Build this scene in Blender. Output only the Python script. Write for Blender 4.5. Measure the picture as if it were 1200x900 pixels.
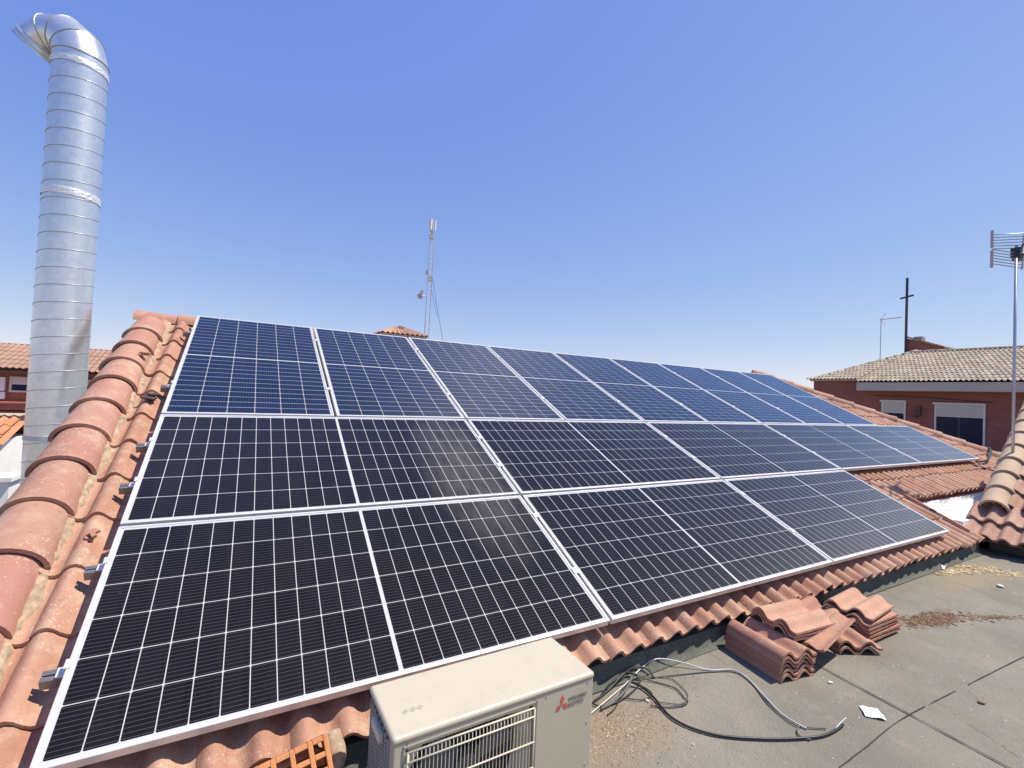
import bpy, math, random
from mathutils import Vector, Matrix, noise
random.seed(7)
R = math.radians
for o in list(bpy.data.objects): bpy.data.objects.remove(o)
scn = bpy.context.scene
col = scn.collection

# ------------------------------------------------------------------ camera, world, sun, exposure
CAM = Vector((0.47245, -1.75954, 1.37836))
cam_d = bpy.data.cameras.new('camera'); cam = bpy.data.objects.new('camera', cam_d); col.objects.link(cam)
rt = Vector((0.867937, -0.494636, 0.0449399)); dn = Vector((0.0516841, -0.0000429, -0.9986635)); fw = Vector((0.4939773, 0.8691, 0.0255276))
M = Matrix((( rt.x, -dn.x, -fw.x, CAM.x), (rt.y, -dn.y, -fw.y, CAM.y), (rt.z, -dn.z, -fw.z, CAM.z), (0, 0, 0, 1)))
cam.matrix_world = M
cam_d.sensor_width = 36; cam_d.lens = 542.07 / 1200 * 36; cam_d.clip_start = 0.05; cam_d.clip_end = 2000
scn.camera = cam

SUN = Vector((0.43, -0.20, 0.88)).normalized()
el = math.asin(SUN.z); az = math.atan2(SUN.y, SUN.x)
w = bpy.data.worlds.new('World'); scn.world = w; w.use_nodes = True
wn = w.node_tree; sky = wn.nodes.new('ShaderNodeTexSky'); sky.sky_type = 'NISHITA'; sky.sun_disc = False
sky.sun_elevation = el; sky.sun_rotation = math.pi / 2 - az
sky.air_density = 1.0; sky.dust_density = 0.3; sky.ozone_density = 2.2; sky.altitude = 600
bg = wn.nodes['Background']; # the camera's response to a clear sky: each channel rolls off towards the horizon
sp_ = wn.nodes.new('ShaderNodeSeparateColor'); cb_ = wn.nodes.new('ShaderNodeCombineColor'); wn.links.new(sky.outputs[0], sp_.inputs[0])
for ch_, (pw_, k_) in enumerate(((.84, .92), (.68, 1.10), (.22, 3.05))):
    p_ = wn.nodes.new('ShaderNodeMath'); p_.operation = 'POWER'; p_.inputs[1].default_value = pw_; m_ = wn.nodes.new('ShaderNodeMath'); m_.operation = 'MULTIPLY'; m_.inputs[1].default_value = k_
    wn.links.new(sp_.outputs[ch_], p_.inputs[0]); wn.links.new(p_.outputs[0], m_.inputs[0]); wn.links.new(m_.outputs[0], cb_.inputs[ch_])
wn.links.new(cb_.outputs[0], bg.inputs[0]); bg.inputs[1].default_value = 0.15
sl = bpy.data.lights.new('sun', 'SUN'); sl.energy = 5.0; sl.angle = R(0.53); sl.color = (1.0, 0.93, 0.79)
so = bpy.data.objects.new('sun', sl); col.objects.link(so); so.location = (5, -3, 12)
so.rotation_euler = SUN.to_track_quat('Z', 'Y').to_euler()
scn.view_settings.view_transform = 'Standard'; scn.view_settings.look = 'None'; scn.view_settings.gamma = 1
scn.view_settings.exposure = 0.35
scn.render.engine = 'CYCLES'
scn.cycles.max_bounces = 6

# ------------------------------------------------------------------ helpers
class NT:
    """tiny node DSL"""
    def __init__(s, name):
        s.m = bpy.data.materials.new(name); s.m.use_nodes = True; s.t = s.m.node_tree
        s.b = s.t.nodes['Principled BSDF']; s.out = s.t.nodes['Material Output']
    def put(s, sock, v):
        if isinstance(v, bpy.types.NodeSocket): s.t.links.new(v, sock)
        else:
            if sock.type == 'RGBA' and len(v) == 3: v = (*v, 1)
            sock.default_value = v
    def math(s, op, a, b=0.0, c=None, clamp=False):
        n = s.t.nodes.new('ShaderNodeMath'); n.operation = op; n.use_clamp = clamp
        s.put(n.inputs[0], a); s.put(n.inputs[1], b)
        if c is not None: s.put(n.inputs[2], c)
        return n.outputs[0]
    def coord(s, which='Object'):
        return s.t.nodes.new('ShaderNodeTexCoord').outputs[which]
    def sep(s, v):
        n = s.t.nodes.new('ShaderNodeSeparateXYZ'); s.put(n.inputs[0], v); return n.outputs
    def comb(s, x, y, z=0.0):
        n = s.t.nodes.new('ShaderNodeCombineXYZ'); s.put(n.inputs[0], x); s.put(n.inputs[1], y); s.put(n.inputs[2], z); return n.outputs[0]
    def mapping(s, v, scale=(1, 1, 1), loc=(0, 0, 0)):
        n = s.t.nodes.new('ShaderNodeMapping'); s.put(n.inputs[0], v); n.inputs['Scale'].default_value = scale; n.inputs['Location'].default_value = loc
        return n.outputs[0]
    def noise(s, v, scale, detail=4, rough=0.6, out=0):
        n = s.t.nodes.new('ShaderNodeTexNoise'); s.put(n.inputs['Vector'], v); n.inputs['Scale'].default_value = scale
        n.inputs['Detail'].default_value = detail; n.inputs['Roughness'].default_value = rough; return n.outputs[out]
    def voro(s, v, scale, feature='F1', out='Distance'):
        n = s.t.nodes.new('ShaderNodeTexVoronoi'); n.feature = feature; s.put(n.inputs['Vector'], v); n.inputs['Scale'].default_value = scale
        return n.outputs[out]
    def white(s, v):
        n = s.t.nodes.new('ShaderNodeTexWhiteNoise'); n.noise_dimensions = '3D'; s.put(n.inputs['Vector'], v); return n.outputs['Value']
    def ramp(s, v, lo, hi, a=0.0, b=1.0):
        n = s.t.nodes.new('ShaderNodeMapRange'); s.put(n.inputs[0], v); n.inputs[1].default_value = lo; n.inputs[2].default_value = hi
        n.inputs[3].default_value = a; n.inputs[4].default_value = b; return n.outputs[0]
    def mix(s, f, a, b):
        n = s.t.nodes.new('ShaderNodeMix'); n.data_type = 'RGBA'; s.put(n.inputs[0], f); s.put(n.inputs[6], a); s.put(n.inputs[7], b); return n.outputs[2]
    def attr(s, name):
        n = s.t.nodes.new('ShaderNodeAttribute'); n.attribute_name = name; return n.outputs['Fac']
    def set(s, **k):
        names = dict(color='Base Color', rough='Roughness', metal='Metallic', spec='Specular IOR Level', coat='Coat Weight', coatr='Coat Roughness',
                     aniso='Anisotropic', tangent='Tangent', sheen='Sheen Weight')
        for a, v in k.items(): s.put(s.b.inputs[names[a]], v)
        return s
    def bump(s, h, strength=0.3, dist=0.01):
        n = s.t.nodes.new('ShaderNodeBump'); n.inputs['Strength'].default_value = strength; n.inputs['Distance'].default_value = dist
        s.put(n.inputs['Height'], h); s.t.links.new(n.outputs[0], s.b.inputs['Normal']); return s

def plain(name, c, rough=0.6, metal=0.0, vary=0.15, scale=8, bump=0.1, spec=0.5):
    n = NT(name); p = n.coord()
    f = n.noise(p, scale, 5)
    lo = tuple(x * (1 - vary) for x in c); hi = tuple(min(1, x * (1 + vary)) for x in c)
    n.set(color=n.mix(n.ramp(f, .3, .7), lo, hi), rough=n.ramp(n.noise(p, scale * 2.3, 4), .3, .7, max(0.05, rough - .08), min(1, rough + .08)), metal=metal, spec=spec)
    if bump: n.bump(n.noise(p, scale * 12, 3), bump, 0.004)
    return n.m

def terracotta(name, c1, c2, moss=0.4, pale=(0.50, 0.42, 0.28), dark=(0.10, 0.07, 0.055), mscale=9, spots=1.0):
    n = NT(name); p = n.coord('Object')
    t = n.attr('tint')
    base = n.mix(t, c1, c2)
    a = n.noise(p, 3.5, 6, .65)
    base = n.mix(n.ramp(a, .35, .75, 0, .55), base, tuple(x * .72 for x in c1))
    b = n.noise(p, mscale, 7, .7)
    base = n.mix(n.ramp(b, .52 - .05 * moss, .68, 0, moss), base, pale)
    sp = n.noise(p, 55, 5, .65)
    base = n.mix(n.ramp(sp, .62, .72, 0, .65 * spots), base, (0.62, 0.55, 0.42))
    och = n.noise(n.mapping(p, loc=(2, 8, 4)), 2.2, 7, .72)
    base = n.mix(n.ramp(och, .50, .64, 0, .38 * spots), base, (0.36, 0.225, 0.14))
    fl = n.math('MULTIPLY', n.ramp(n.noise(p, 95, 4, .7), .58, .66, 0, .8 * spots), n.ramp(n.noise(n.mapping(p, loc=(7, 1, 2)), 6, 3), .48, .60, 0, 1))
    base = n.mix(fl, base, (0.66, 0.60, 0.49))
    sd = n.noise(n.mapping(p, loc=(5, 3, 1)), 30, 5, .7)
    base = n.mix(n.ramp(sd, .62, .75, 0, .6), base, dark)
    n.set(color=base, rough=n.ramp(a, .3, .7, .75, .92), spec=.25)
    n.bump(n.math('ADD', n.noise(p, 160, 4), n.math('MULTIPLY', n.noise(p, 25, 4), 2.0)), .45, .004)
    return n.m

def newmesh(name, verts, faces, mat=None, parent=None, smooth=False, tint=None, uv=None, mats=None, midx=None):
    me = bpy.data.meshes.new(name); me.from_pydata([tuple(v) for v in verts], [], faces); me.update()
    o = bpy.data.objects.new(name, me); col.objects.link(o)
    for m in (mats or ([mat] if mat else [])): me.materials.append(m)
    if midx: me.polygons.foreach_set('material_index', midx)
    if smooth: me.polygons.foreach_set('use_smooth', [True] * len(me.polygons))
    if tint is not None:
        at = me.attributes.new('tint', 'FLOAT', 'FACE'); at.data.foreach_set('value', tint)
    if uv is not None:
        l = me.uv_layers.new(name='UVMap')
        for lp in me.loops: l.data[lp.index].uv = uv[lp.vertex_index]
    if parent: o.parent = parent
    return o

class MB:
    def __init__(s): s.v = []; s.f = []; s.t = []
    def add(s, vs, fs, tint=None):
        k = len(s.v); s.v += [Vector(v) for v in vs]; s.f += [tuple(i + k for i in f) for f in fs]
        s.t += [random.random() if tint is None else tint] * len(fs); return s
    def box(s, a, b, M=None, tint=None):
        (x0, y0, z0), (x1, y1, z1) = a, b
        vs = [Vector(p) for p in ((x0,y0,z0),(x1,y0,z0),(x1,y1,z0),(x0,y1,z0),(x0,y0,z1),(x1,y0,z1),(x1,y1,z1),(x0,y1,z1))]
        if M: vs = [M @ v for v in vs]
        return s.add(vs, [(0,3,2,1),(4,5,6,7),(0,1,5,4),(1,2,6,5),(2,3,7,6),(3,0,4,7)], tint)
    def tube(s, pts, r, n=8, cap=True, tint=None):
        pts = [Vector(p) for p in pts]; vs = []; fs = []
        up = Vector((0, 0, 1)); m = len(pts); prev = None
        for i, p in enumerate(pts):
            d = (pts[min(i + 1, m - 1)] - pts[max(i - 1, 0)]).normalized()
            if prev is None:
                a = d.cross(up) if abs(d.z) < .95 else d.cross(Vector((1, 0, 0)))
            else: a = prev - d * prev.dot(d)
            a.normalize(); prev = a; b = d.cross(a)
            rr = r[i] if isinstance(r, (list, tuple)) else r
            for j in range(n):
                t = 2 * math.pi * j / n; vs.append(p + (a * math.cos(t) + b * math.sin(t)) * rr)
        for i in range(m - 1):
            for j in range(n):
                fs.append((i * n + j, i * n + (j + 1) % n, (i + 1) * n + (j + 1) % n, (i + 1) * n + j))
        if cap: fs.append(tuple(range(n - 1, -1, -1))); fs.append(tuple((m - 1) * n + j for j in range(n)))
        return s.add(vs, fs, tint)
    def ring(s, c, axis, r0, r1, h, n=32, tint=None):
        axis = Vector(axis).normalized(); a = axis.orthogonal().normalized(); b = axis.cross(a); c = Vector(c); vs = []; fs = []
        for k, (rr, z) in enumerate(((r0, 0), (r1, 0), (r1, h), (r0, h))):
            for j in range(n):
                t = 2 * math.pi * j / n; vs.append(c + axis * z + (a * math.cos(t) + b * math.sin(t)) * rr)
        for k in range(4):
            for j in range(n):
                fs.append((k * n + j, k * n + (j + 1) % n, ((k + 1) % 4) * n + (j + 1) % n, ((k + 1) % 4) * n + j))
        return s.add(vs, fs, tint)
    def build(s, name, mat, parent=None, smooth=False):
        return newmesh(name, s.v, s.f, mat, parent, smooth, tint=s.t)

def bevel(o, wd=.004, seg=2):
    m = o.modifiers.new('bevel', 'BEVEL'); m.width = wd; m.segments = seg; m.limit_method = 'ANGLE'; m.angle_limit = R(35); return o
def autosmooth(o, ang=40):
    me = o.data; me.polygons.foreach_set('use_smooth', [True] * len(me.polygons))
    try: me.set_sharp_from_angle(angle=R(ang))
    except Exception: pass
    return o
def thing(name, label, cat, loc=(0, 0, 0), rot=(0, 0, 0), group=None):
    o = bpy.data.objects.new(name, None); col.objects.link(o); o.location = loc; o.rotation_euler = rot; o.empty_display_size = .1
    o['label'] = label; o['category'] = cat
    if group: o['group'] = group
    return o
def tag(o, label, cat, group=None):
    o['label'] = label; o['category'] = cat
    if group: o['group'] = group
    return o
def kind(o, k): o['kind'] = k; return o
def smooth_path(pts, n=8):
    pts = [Vector(p) for p in pts]; out = []
    for i in range(len(pts) - 1):
        p0 = pts[max(i - 1, 0)]; p1 = pts[i]; p2 = pts[i + 1]; p3 = pts[min(i + 2, len(pts) - 1)]
        for k in range(n):
            t = k / n
            out.append(.5 * ((2 * p1) + (p2 - p0) * t + (2 * p0 - 5 * p1 + 4 * p2 - p3) * t * t + (3 * p1 - p0 - 3 * p2 + p3) * t ** 3))
    out.append(pts[-1]); return out
def text_mesh(s, size, depth=.0006):
    c = bpy.data.curves.new('lettering', 'FONT'); c.body = s; c.size = size; c.extrude = depth
    o = bpy.data.objects.new('tmp', c); col.objects.link(o)
    dg = bpy.context.evaluated_depsgraph_get(); me = bpy.data.meshes.new_from_object(o.evaluated_get(dg))
    bpy.data.objects.remove(o); return me

# ------------------------------------------------------------------ materials
TILE = terracotta('terracotta_tile', (0.38, 0.180, 0.125), (0.48, 0.275, 0.195), moss=.6, pale=(0.50, 0.40, 0.29))
TILE_RED = terracotta('red_ridge_tile', (0.38, 0.180, 0.140), (0.45, 0.245, 0.185), moss=.55, pale=(0.50, 0.40, 0.30), mscale=6)
TILE_PALE = terracotta('pale_weathered_tile', (0.50, 0.36, 0.25), (0.56, 0.42, 0.29), moss=.5, pale=(.42, .40, .28), mscale=14)
TILE_NEAR = terracotta('dusty_roof_tile', (0.36, 0.19, 0.14), (0.46, 0.28, 0.21), moss=.35)
TILE_STACK = terracotta('loose_tile', (0.36, 0.155, 0.11), (0.50, 0.285, 0.20), moss=.35, spots=.7)
TILE_GREY = terracotta('grey_roof_tile', (0.27, 0.225, 0.175), (0.41, 0.35, 0.285), moss=.5, pale=(.33, .32, .26), mscale=3)
TILE_BROWN = terracotta('brown_roof_tile', (0.33, 0.19, 0.14), (0.38, 0.235, 0.175), moss=.2, mscale=2)
TILE_ORANGE = terracotta('orange_roof_tile', (0.50, 0.20, 0.10), (0.60, 0.28, 0.15), moss=.15, mscale=2)
MORTAR = plain('mortar', (0.40, 0.30, 0.21), .95, vary=.38, scale=30, bump=.8, spec=.1)
ALU = plain('anodised_aluminium', (0.66, 0.655, 0.65), .40, .35, .04, 5, 0)
ALU_RAIL = plain('mill_aluminium', (0.22, 0.21, 0.21), .36, .55, .08, 6, 0)
WHITE = plain('white_render', (0.78, 0.78, 0.76), .9, 0, .06, 3, .3)
BLACK_RUBBER = plain('black_rubber', (0.018, 0.018, 0.02), .45, 0, .2, 40, 0)
GREY_CABLE = plain('grey_cable_sheath', (0.10, 0.095, 0.085), .6, 0, .3, 20, 0)
WHITE_CABLE = plain('white_cable_sheath', (0.50, 0.50, 0.48), .5, 0, .1, 20, 0)
n = NT('cream_casing_paint'); p = n.coord()
base = n.mix(n.ramp(n.noise(p, 5, 6, .7), .35, .7), (0.495, 0.44, 0.33), (0.47, 0.415, 0.31))
base = n.mix(n.ramp(n.noise(n.mapping(p, scale=(1, 1, .15)), 26, 5, .7), .56, .72, 0, .35), base, (0.36, 0.31, 0.23))
base = n.mix(n.ramp(n.noise(p, 130, 3), .68, .74, 0, .5), base, (0.25, 0.21, 0.16))
n.set(color=base, rough=n.ramp(n.noise(p, 8, 4), .3, .7, .36, .55)); CREAM = n.m
CREAM2 = plain('cream_plastic', (0.58, 0.53, 0.42), .5, 0, .03, 6, 0)
DARK_IN = plain('dark_interior', (0.02, 0.018, 0.022), .7, 0, .2, 8, 0)
DARK_METAL = plain('dark_steel', (0.055, 0.06, 0.075), .5, .5, .2, 10, 0)
GALV_MAST = plain('galvanised_mast', (0.50, 0.52, 0.54), .5, .6, .1, 3, 0)
PVC_SHUTTER = plain('beige_shutter', (0.60, 0.57, 0.49), .6, 0, .05, 2, 0)
PAPER = plain('paper', (0.82, 0.82, 0.80), .9, 0, .04, 10, .2)
LOGO_RED = plain('logo_red', (0.55, 0.10, 0.08), .5, 0, .05, 10, 0)
LOGO_GREY = plain('logo_grey', (0.16, 0.155, 0.15), .5, 0, .05, 10, 0)
GLASS_DARK = NT('dark_window_glass').set(color=(0.008, 0.014, 0.045), rough=.25, spec=.2).m
HOLLOW = plain('hollow_brick_clay', (0.58, 0.25, 0.11), .85, 0, .12, 14, .4, .2)

def brick(name, c1, c2, mortar, scale=1.0, wall='x'):
    n = NT(name); p = n.sep(n.coord('Object'))
    v = n.comb(n.math('ADD', p[0], p[1]), p[2], 0.0)
    b = n.t.nodes.new('ShaderNodeTexBrick'); n.put(b.inputs['Vector'], v); b.inputs['Scale'].default_value = scale
    b.inputs['Brick Width'].default_value = .25; b.inputs['Row Height'].default_value = .065; b.inputs['Mortar Size'].default_value = .008
    n.put(b.inputs['Color1'], c1); n.put(b.inputs['Color2'], c2); n.put(b.inputs['Mortar'], mortar)
    c = n.mix(n.ramp(n.noise(n.coord(), .8, 4), .35, .7, 0, .5), b.outputs[0], tuple(x * .7 for x in c1))
    n.set(color=c, rough=.9, spec=.2); n.bump(n.math('SUBTRACT', 1.0, b.outputs['Fac']), .5, .006)
    return n.m
BRICK = brick('red_facing_brick', (0.35, 0.13, 0.105), (0.27, 0.098, 0.08), (0.27, 0.16, 0.13))
BRICK_L = brick('orange_facing_brick', (0.42, 0.14, 0.09), (0.36, 0.11, 0.07), (0.36, 0.20, 0.15))

# membrane floor
n = NT('terrace_membrane'); p = n.coord()
a = n.noise(p, 1.3, 6, .6); b = n.noise(p, 7, 6, .7); c = n.noise(p, 90, 4, .7); d = n.noise(n.mapping(p, loc=(9, 2, 0)), 2.6, 5, .65)
base = n.mix(n.ramp(a, .35, .68), (0.186, 0.167, 0.136), (0.258, 0.232, 0.190))
base = n.mix(n.ramp(d, .50, .72, 0, .7), base, (0.170, 0.164, 0.136))
base = n.mix(n.ramp(b, .55, .75, 0, .6), base, (0.31, 0.265, 0.20))
base = n.mix(n.ramp(c, .58, .72, 0, .55), base, (0.11, 0.10, 0.08))
base = n.mix(n.ramp(n.noise(p, 210, 2, .6), .66, .74, 0, .6), base, (0.50, 0.46, 0.38))
def stain(cx_, cy_, rx, ry):
    q = n.sep(p); dx = n.math('DIVIDE', n.math('SUBTRACT', q[0], cx_), rx); dy = n.math('DIVIDE', n.math('SUBTRACT', q[1], cy_), ry)
    d2 = n.math('ADD', n.math('MULTIPLY', dx, dx), n.math('MULTIPLY', dy, dy))
    return n.ramp(n.math('ADD', d2, n.math('MULTIPLY', n.noise(p, 6, 5), 1.6)), .9, 1.9, .75, 0)
base = n.mix(stain(1.88, -.30, .34, .20), base, n.mix(n.noise(p, 60, 4), (0.20, 0.145, 0.095), (0.32, 0.265, 0.19)))
base = n.mix(stain(4.6, -.45, .30, .10), base, (0.13, 0.095, 0.07))
base = n.mix(n.math('MULTIPLY', stain(6.0, -.25, .7, .20), .8), base, (0.30, 0.24, 0.15))
ck = n.voro(n.mapping(n.t.nodes.new('ShaderNodeTexCoord').outputs['Object'], scale=(1, 1, 0)), 1.1, 'DISTANCE_TO_EDGE')
wob = n.math('ADD', ck, n.math('MULTIPLY', n.math('SUBTRACT', n.noise(p, 5, 6, .7), .5), .10))
crack = n.math('MULTIPLY', n.ramp(n.math('ABSOLUTE', wob), .0, .006, 1, 0), n.ramp(n.noise(n.mapping(p, loc=(3, 7, 0)), 1.1, 3), .50, .60, 0, .55))
base = n.mix(crack, base, (0.09, 0.08, 0.065))
base = n.mix(n.ramp(n.noise(n.mapping(p, loc=(1, 4, 0), scale=(1, .5, 1)), 3.4, 7, .75), .60, .70, 0, .40), base, (0.36, 0.325, 0.265))
base = n.mix(n.ramp(n.noise(p, 45, 5, .75), .60, .70, 0, .35), base, (0.13, 0.115, 0.09))
n.set(color=base, rough=.93, spec=.2); n.bump(n.math('ADD', n.math('MULTIPLY', b, 2.0), n.math('MULTIPLY', c, 1.6)), .7, .007)
FLOOR = n.m
# green mineral felt on the upstand
n = NT('green_mineral_felt'); p = n.coord()
base = n.mix(n.ramp(n.noise(p, 4, 5), .3, .7), (0.078, 0.082, 0.070), (0.118, 0.122, 0.104))
base = n.mix(n.ramp(n.noise(p, 120, 3), .5, .7, 0, .6), base, (0.22, 0.23, 0.19))
n.set(color=base, rough=.95, spec=.15); n.bump(n.noise(p, 200, 3), .5, .003)
FELT = n.m
SEAM = plain('seam_bitumen', (0.045, 0.04, 0.035), .9, 0, .4, 25, .3)
FARGROUND = plain('far_ground', (0.24, 0.20, 0.15), .95, 0, .3, .05, 0)

# duct steel: galvanised spangle, slightly brushed
n = NT('galvanised_duct'); p = n.coord()
vv = n.voro(p, 30, out='Color'); sx = n.sep(vv)
base = n.mix(sx[0], (0.72, 0.73, 0.72), (0.82, 0.82, 0.80))
base = n.mix(n.ramp(n.noise(n.mapping(p, scale=(1, 1, .25)), 3.0, 5), .4, .7, 0, .25), base, (0.66, 0.68, 0.68))
n.set(color=base, rough=n.ramp(n.noise(p, 5, 4), .3, .7, .26, .38), metal=.82); n.bump(n.noise(p, 9, 3), .12, .01)
DUCT = n.m
DUCT_SEAM = plain('duct_lock_seam', (0.40, 0.41, 0.42), .5, .6, .1, 10, 0)
n = NT('foil_tape'); p = n.coord()
n.set(color=(0.80, 0.80, 0.79), rough=.42, metal=.6); n.bump(n.noise(p, 40, 4, .6), .45, .01)
FOIL = n.m

# photovoltaic laminate, uv in metres on a 2.094 x 1.038 module
def cells(name, ca, cb):
  n = NT(name); uvn = n.t.nodes.new('ShaderNodeUVMap'); uvn.uv_map = 'UVMap'
  u, v, _ = n.sep(uvn.outputs[0])
  pu = (1.047 - .007 - .022) / 12; pv = (1.038 - .044) / 6
  ua = n.math('SUBTRACT', n.math('ABSOLUTE', n.math('SUBTRACT', u, 1.047)), .007)
  fu = n.math('FRACT', n.math('DIVIDE', n.math('ADD', ua, pu), pu)); du = n.math('MULTIPLY', n.math('MINIMUM', fu, n.math('SUBTRACT', 1.0, fu)), pu)
  va = n.math('SUBTRACT', v, .022)
  fv = n.math('FRACT', n.math('DIVIDE', n.math('ADD', va, pv), pv)); dv = n.math('MULTIPLY', n.math('MINIMUM', fv, n.math('SUBTRACT', 1.0, fv)), pv)
  gap = n.math('MAXIMUM', n.ramp(du, .0012, .0019, 1, 0), n.ramp(dv, .0011, .0019, 1, 0))
  gap = n.math('MAXIMUM', gap, n.ramp(n.math('ADD', du, dv), .0062, .0072, 1, 0))
  outs = n.math('MAXIMUM', n.math('LESS_THAN', ua, 0.0), n.math('GREATER_THAN', ua, pu * 12))
  outs = n.math('MAXIMUM', outs, n.math('MAXIMUM', n.math('LESS_THAN', va, 0.0), n.math('GREATER_THAN', va, pv * 6)))
  gap = n.math('MAXIMUM', gap, outs)
  fb = n.math('FRACT', n.math('MULTIPLY', fv, 10.0)); db = n.math('ABSOLUTE', n.math('SUBTRACT', fb, .5))
  bus = n.ramp(db, .025, .048, 1, 0)
  cid = n.comb(n.math('FLOOR', n.math('DIVIDE', u, pu)), n.math('FLOOR', n.math('DIVIDE', va, pv)), n.math('MULTIPLY', n.attr('tint'), 50.0))
  oi = n.t.nodes.new('ShaderNodeObjectInfo')
  wnz = n.white(n.comb(n.math('FLOOR', n.math('DIVIDE', u, pu)), n.math('FLOOR', n.math('DIVIDE', va, pv)), n.math('MULTIPLY', oi.outputs['Random'], 90.0)))
  cell = n.mix(wnz, ca, cb)
  gp = n.coord('Object');
  dust = n.ramp(n.noise(gp, 2.2, 6, .65), .35, .75, .0, 1.0)
  c0 = n.mix(bus, cell, (0.088, 0.080, 0.080))
  c1_ = n.mix(gap, c0, (0.47, 0.47, 0.47))
  c2_ = n.mix(n.math('MULTIPLY', dust, .006), c1_, (0.45, 0.42, 0.37))
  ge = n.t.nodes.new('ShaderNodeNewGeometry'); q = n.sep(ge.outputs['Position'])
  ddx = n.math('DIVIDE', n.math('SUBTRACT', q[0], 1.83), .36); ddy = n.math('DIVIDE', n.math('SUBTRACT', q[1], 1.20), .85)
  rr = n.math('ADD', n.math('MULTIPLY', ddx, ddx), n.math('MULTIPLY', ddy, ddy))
  painted_glare = n.math('MULTIPLY', n.ramp(rr, .0, 1.0, 1, 0), n.ramp(n.noise(n.mapping(ge.outputs['Position'], scale=(3, .8, .8)), 5, 6, .7), .35, .65, .35, 1))  # sun glare off the cell wires, painted as a pale streaky patch
  c2_ = n.mix(n.math('MULTIPLY', painted_glare, .17), c2_, (0.42, 0.39, 0.34))
  spk = n.ramp(n.noise(ge.outputs['Position'], 70, 3, .7), .68, .74, 0, .30)
  c2_ = n.mix(n.math('MULTIPLY', spk, dust), c2_, (0.30, 0.27, 0.23))
  tg = n.t.nodes.new('ShaderNodeTangent'); tg.direction_type = 'UV_MAP'; tg.uv_map = 'UVMap'
  n.set(color=c2_, rough=.42, spec=.10, aniso=.85, coat=.05, coatr=n.ramp(dust, 0, 1, .03, .09))
  gl = n.t.nodes.new('ShaderNodeBsdfGlossy'); gl.inputs['Color'].default_value = (.50, .74, 1.0, 1); gl.inputs['Roughness'].default_value = .10
  fr_ = n.t.nodes.new('ShaderNodeFresnel'); fr_.inputs[0].default_value = 1.27; ms_ = n.t.nodes.new('ShaderNodeMixShader')
  n.t.links.new(n.math('MULTIPLY', fr_.outputs[0], .9), ms_.inputs[0]); n.t.links.new(n.b.outputs[0], ms_.inputs[1]); n.t.links.new(gl.outputs[0], ms_.inputs[2]); n.t.links.new(ms_.outputs[0], n.out.inputs[0])
  n.t.links.new(tg.outputs[0], n.b.inputs['Tangent'])
  n.b.inputs['Coat IOR'].default_value = 1.30
  return n.m
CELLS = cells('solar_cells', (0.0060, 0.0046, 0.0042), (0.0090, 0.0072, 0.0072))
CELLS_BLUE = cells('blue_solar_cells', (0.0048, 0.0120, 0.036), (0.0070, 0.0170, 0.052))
BACKSHEET = plain('backsheet', (0.6, 0.6, 0.6), .6, 0, .02, 5, 0)

# ------------------------------------------------------------------ setting
g = MB(); g.add([(-900, -900, -7), (900, -900, -7), (900, 900, -7), (-900, 900, -7)], [(0, 1, 2, 3)]); kind(g.build('ground', FARGROUND), 'structure')
# flat roof terrace, gently uneven
NX, NY = 110, 60; vs = []; fs = []
x0, x1, y0, y1 = -4.0, 8.4, -7.0, 0.05
def fz(x, y): return .006 * noise.noise(Vector((x * 1.3, y * 1.3, 0))) - .0
for j in range(NY + 1):
    for i in range(NX + 1):
        x = x0 + (x1 - x0) * i / NX; y = y0 + (y1 - y0) * j / NY; vs.append((x, y, fz(x, y)))
for j in range(NY):
    for i in range(NX): k = j * (NX + 1) + i; fs.append((k, k + 1, k + NX + 2, k + NX + 1))
terr = kind(newmesh('terrace', vs, fs, FLOOR, smooth=True), 'structure')
def strip(pts, wdt, z=.006, mat=SEAM, name='terrace_seam', breaks=0.0):
    m = MB(); P = smooth_path([(x, y, 0) for x, y in pts], 24)
    for i in range(len(P) - 1):
        if breaks and noise.noise(P[i] * 9) > 1 - breaks * 2: continue
        a, b = P[i], P[i + 1]; d = (b - a).normalized(); s = Vector((-d.y, d.x, 0))
        wa = wdt * (.5 + .5 * noise.noise(a * 14) + .3); wb = wdt * (.5 + .5 * noise.noise(b * 14) + .3)
        za = fz(a.x, a.y) + z; zb = fz(b.x, b.y) + z
        m.add([(*(a - s * wa).xy, za), (*(b - s * wb).xy, zb), (*(b + s * wb).xy, zb), (*(a + s * wa).xy, za)], [(0, 1, 2, 3)])
    return kind(m.build(name, mat), 'structure')
strip([(3.28, -.05), (3.21, -.42), (3.18, -.8), (3.15, -1.14), (3.10, -1.8), (3.05, -3)], .0045)
strip([(2.2, -.84), (2.71, -.83), (3.2, -.82), (4.14, -.88), (5.2, -.95)], .0022, breaks=.36)

# ------------------------------------------------------------------ main house
T = R(25.145); cT, sT = math.cos(T), math.sin(T); ZP = .285
def RP(x, s, h=0.0): return Vector((x, s * cT - h * sT, ZP + s * sT + h * cT))
PITCH = .1387; TW = 2 * PITCH; EXPO = .335
def wave(t, amp=.042):
    t = t % 1.0
    if t < .66: return amp * (math.sin(math.pi * t / .66) ** .85)
    return -amp * .16 * math.sin(math.pi * (t - .66) / .34)

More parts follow.
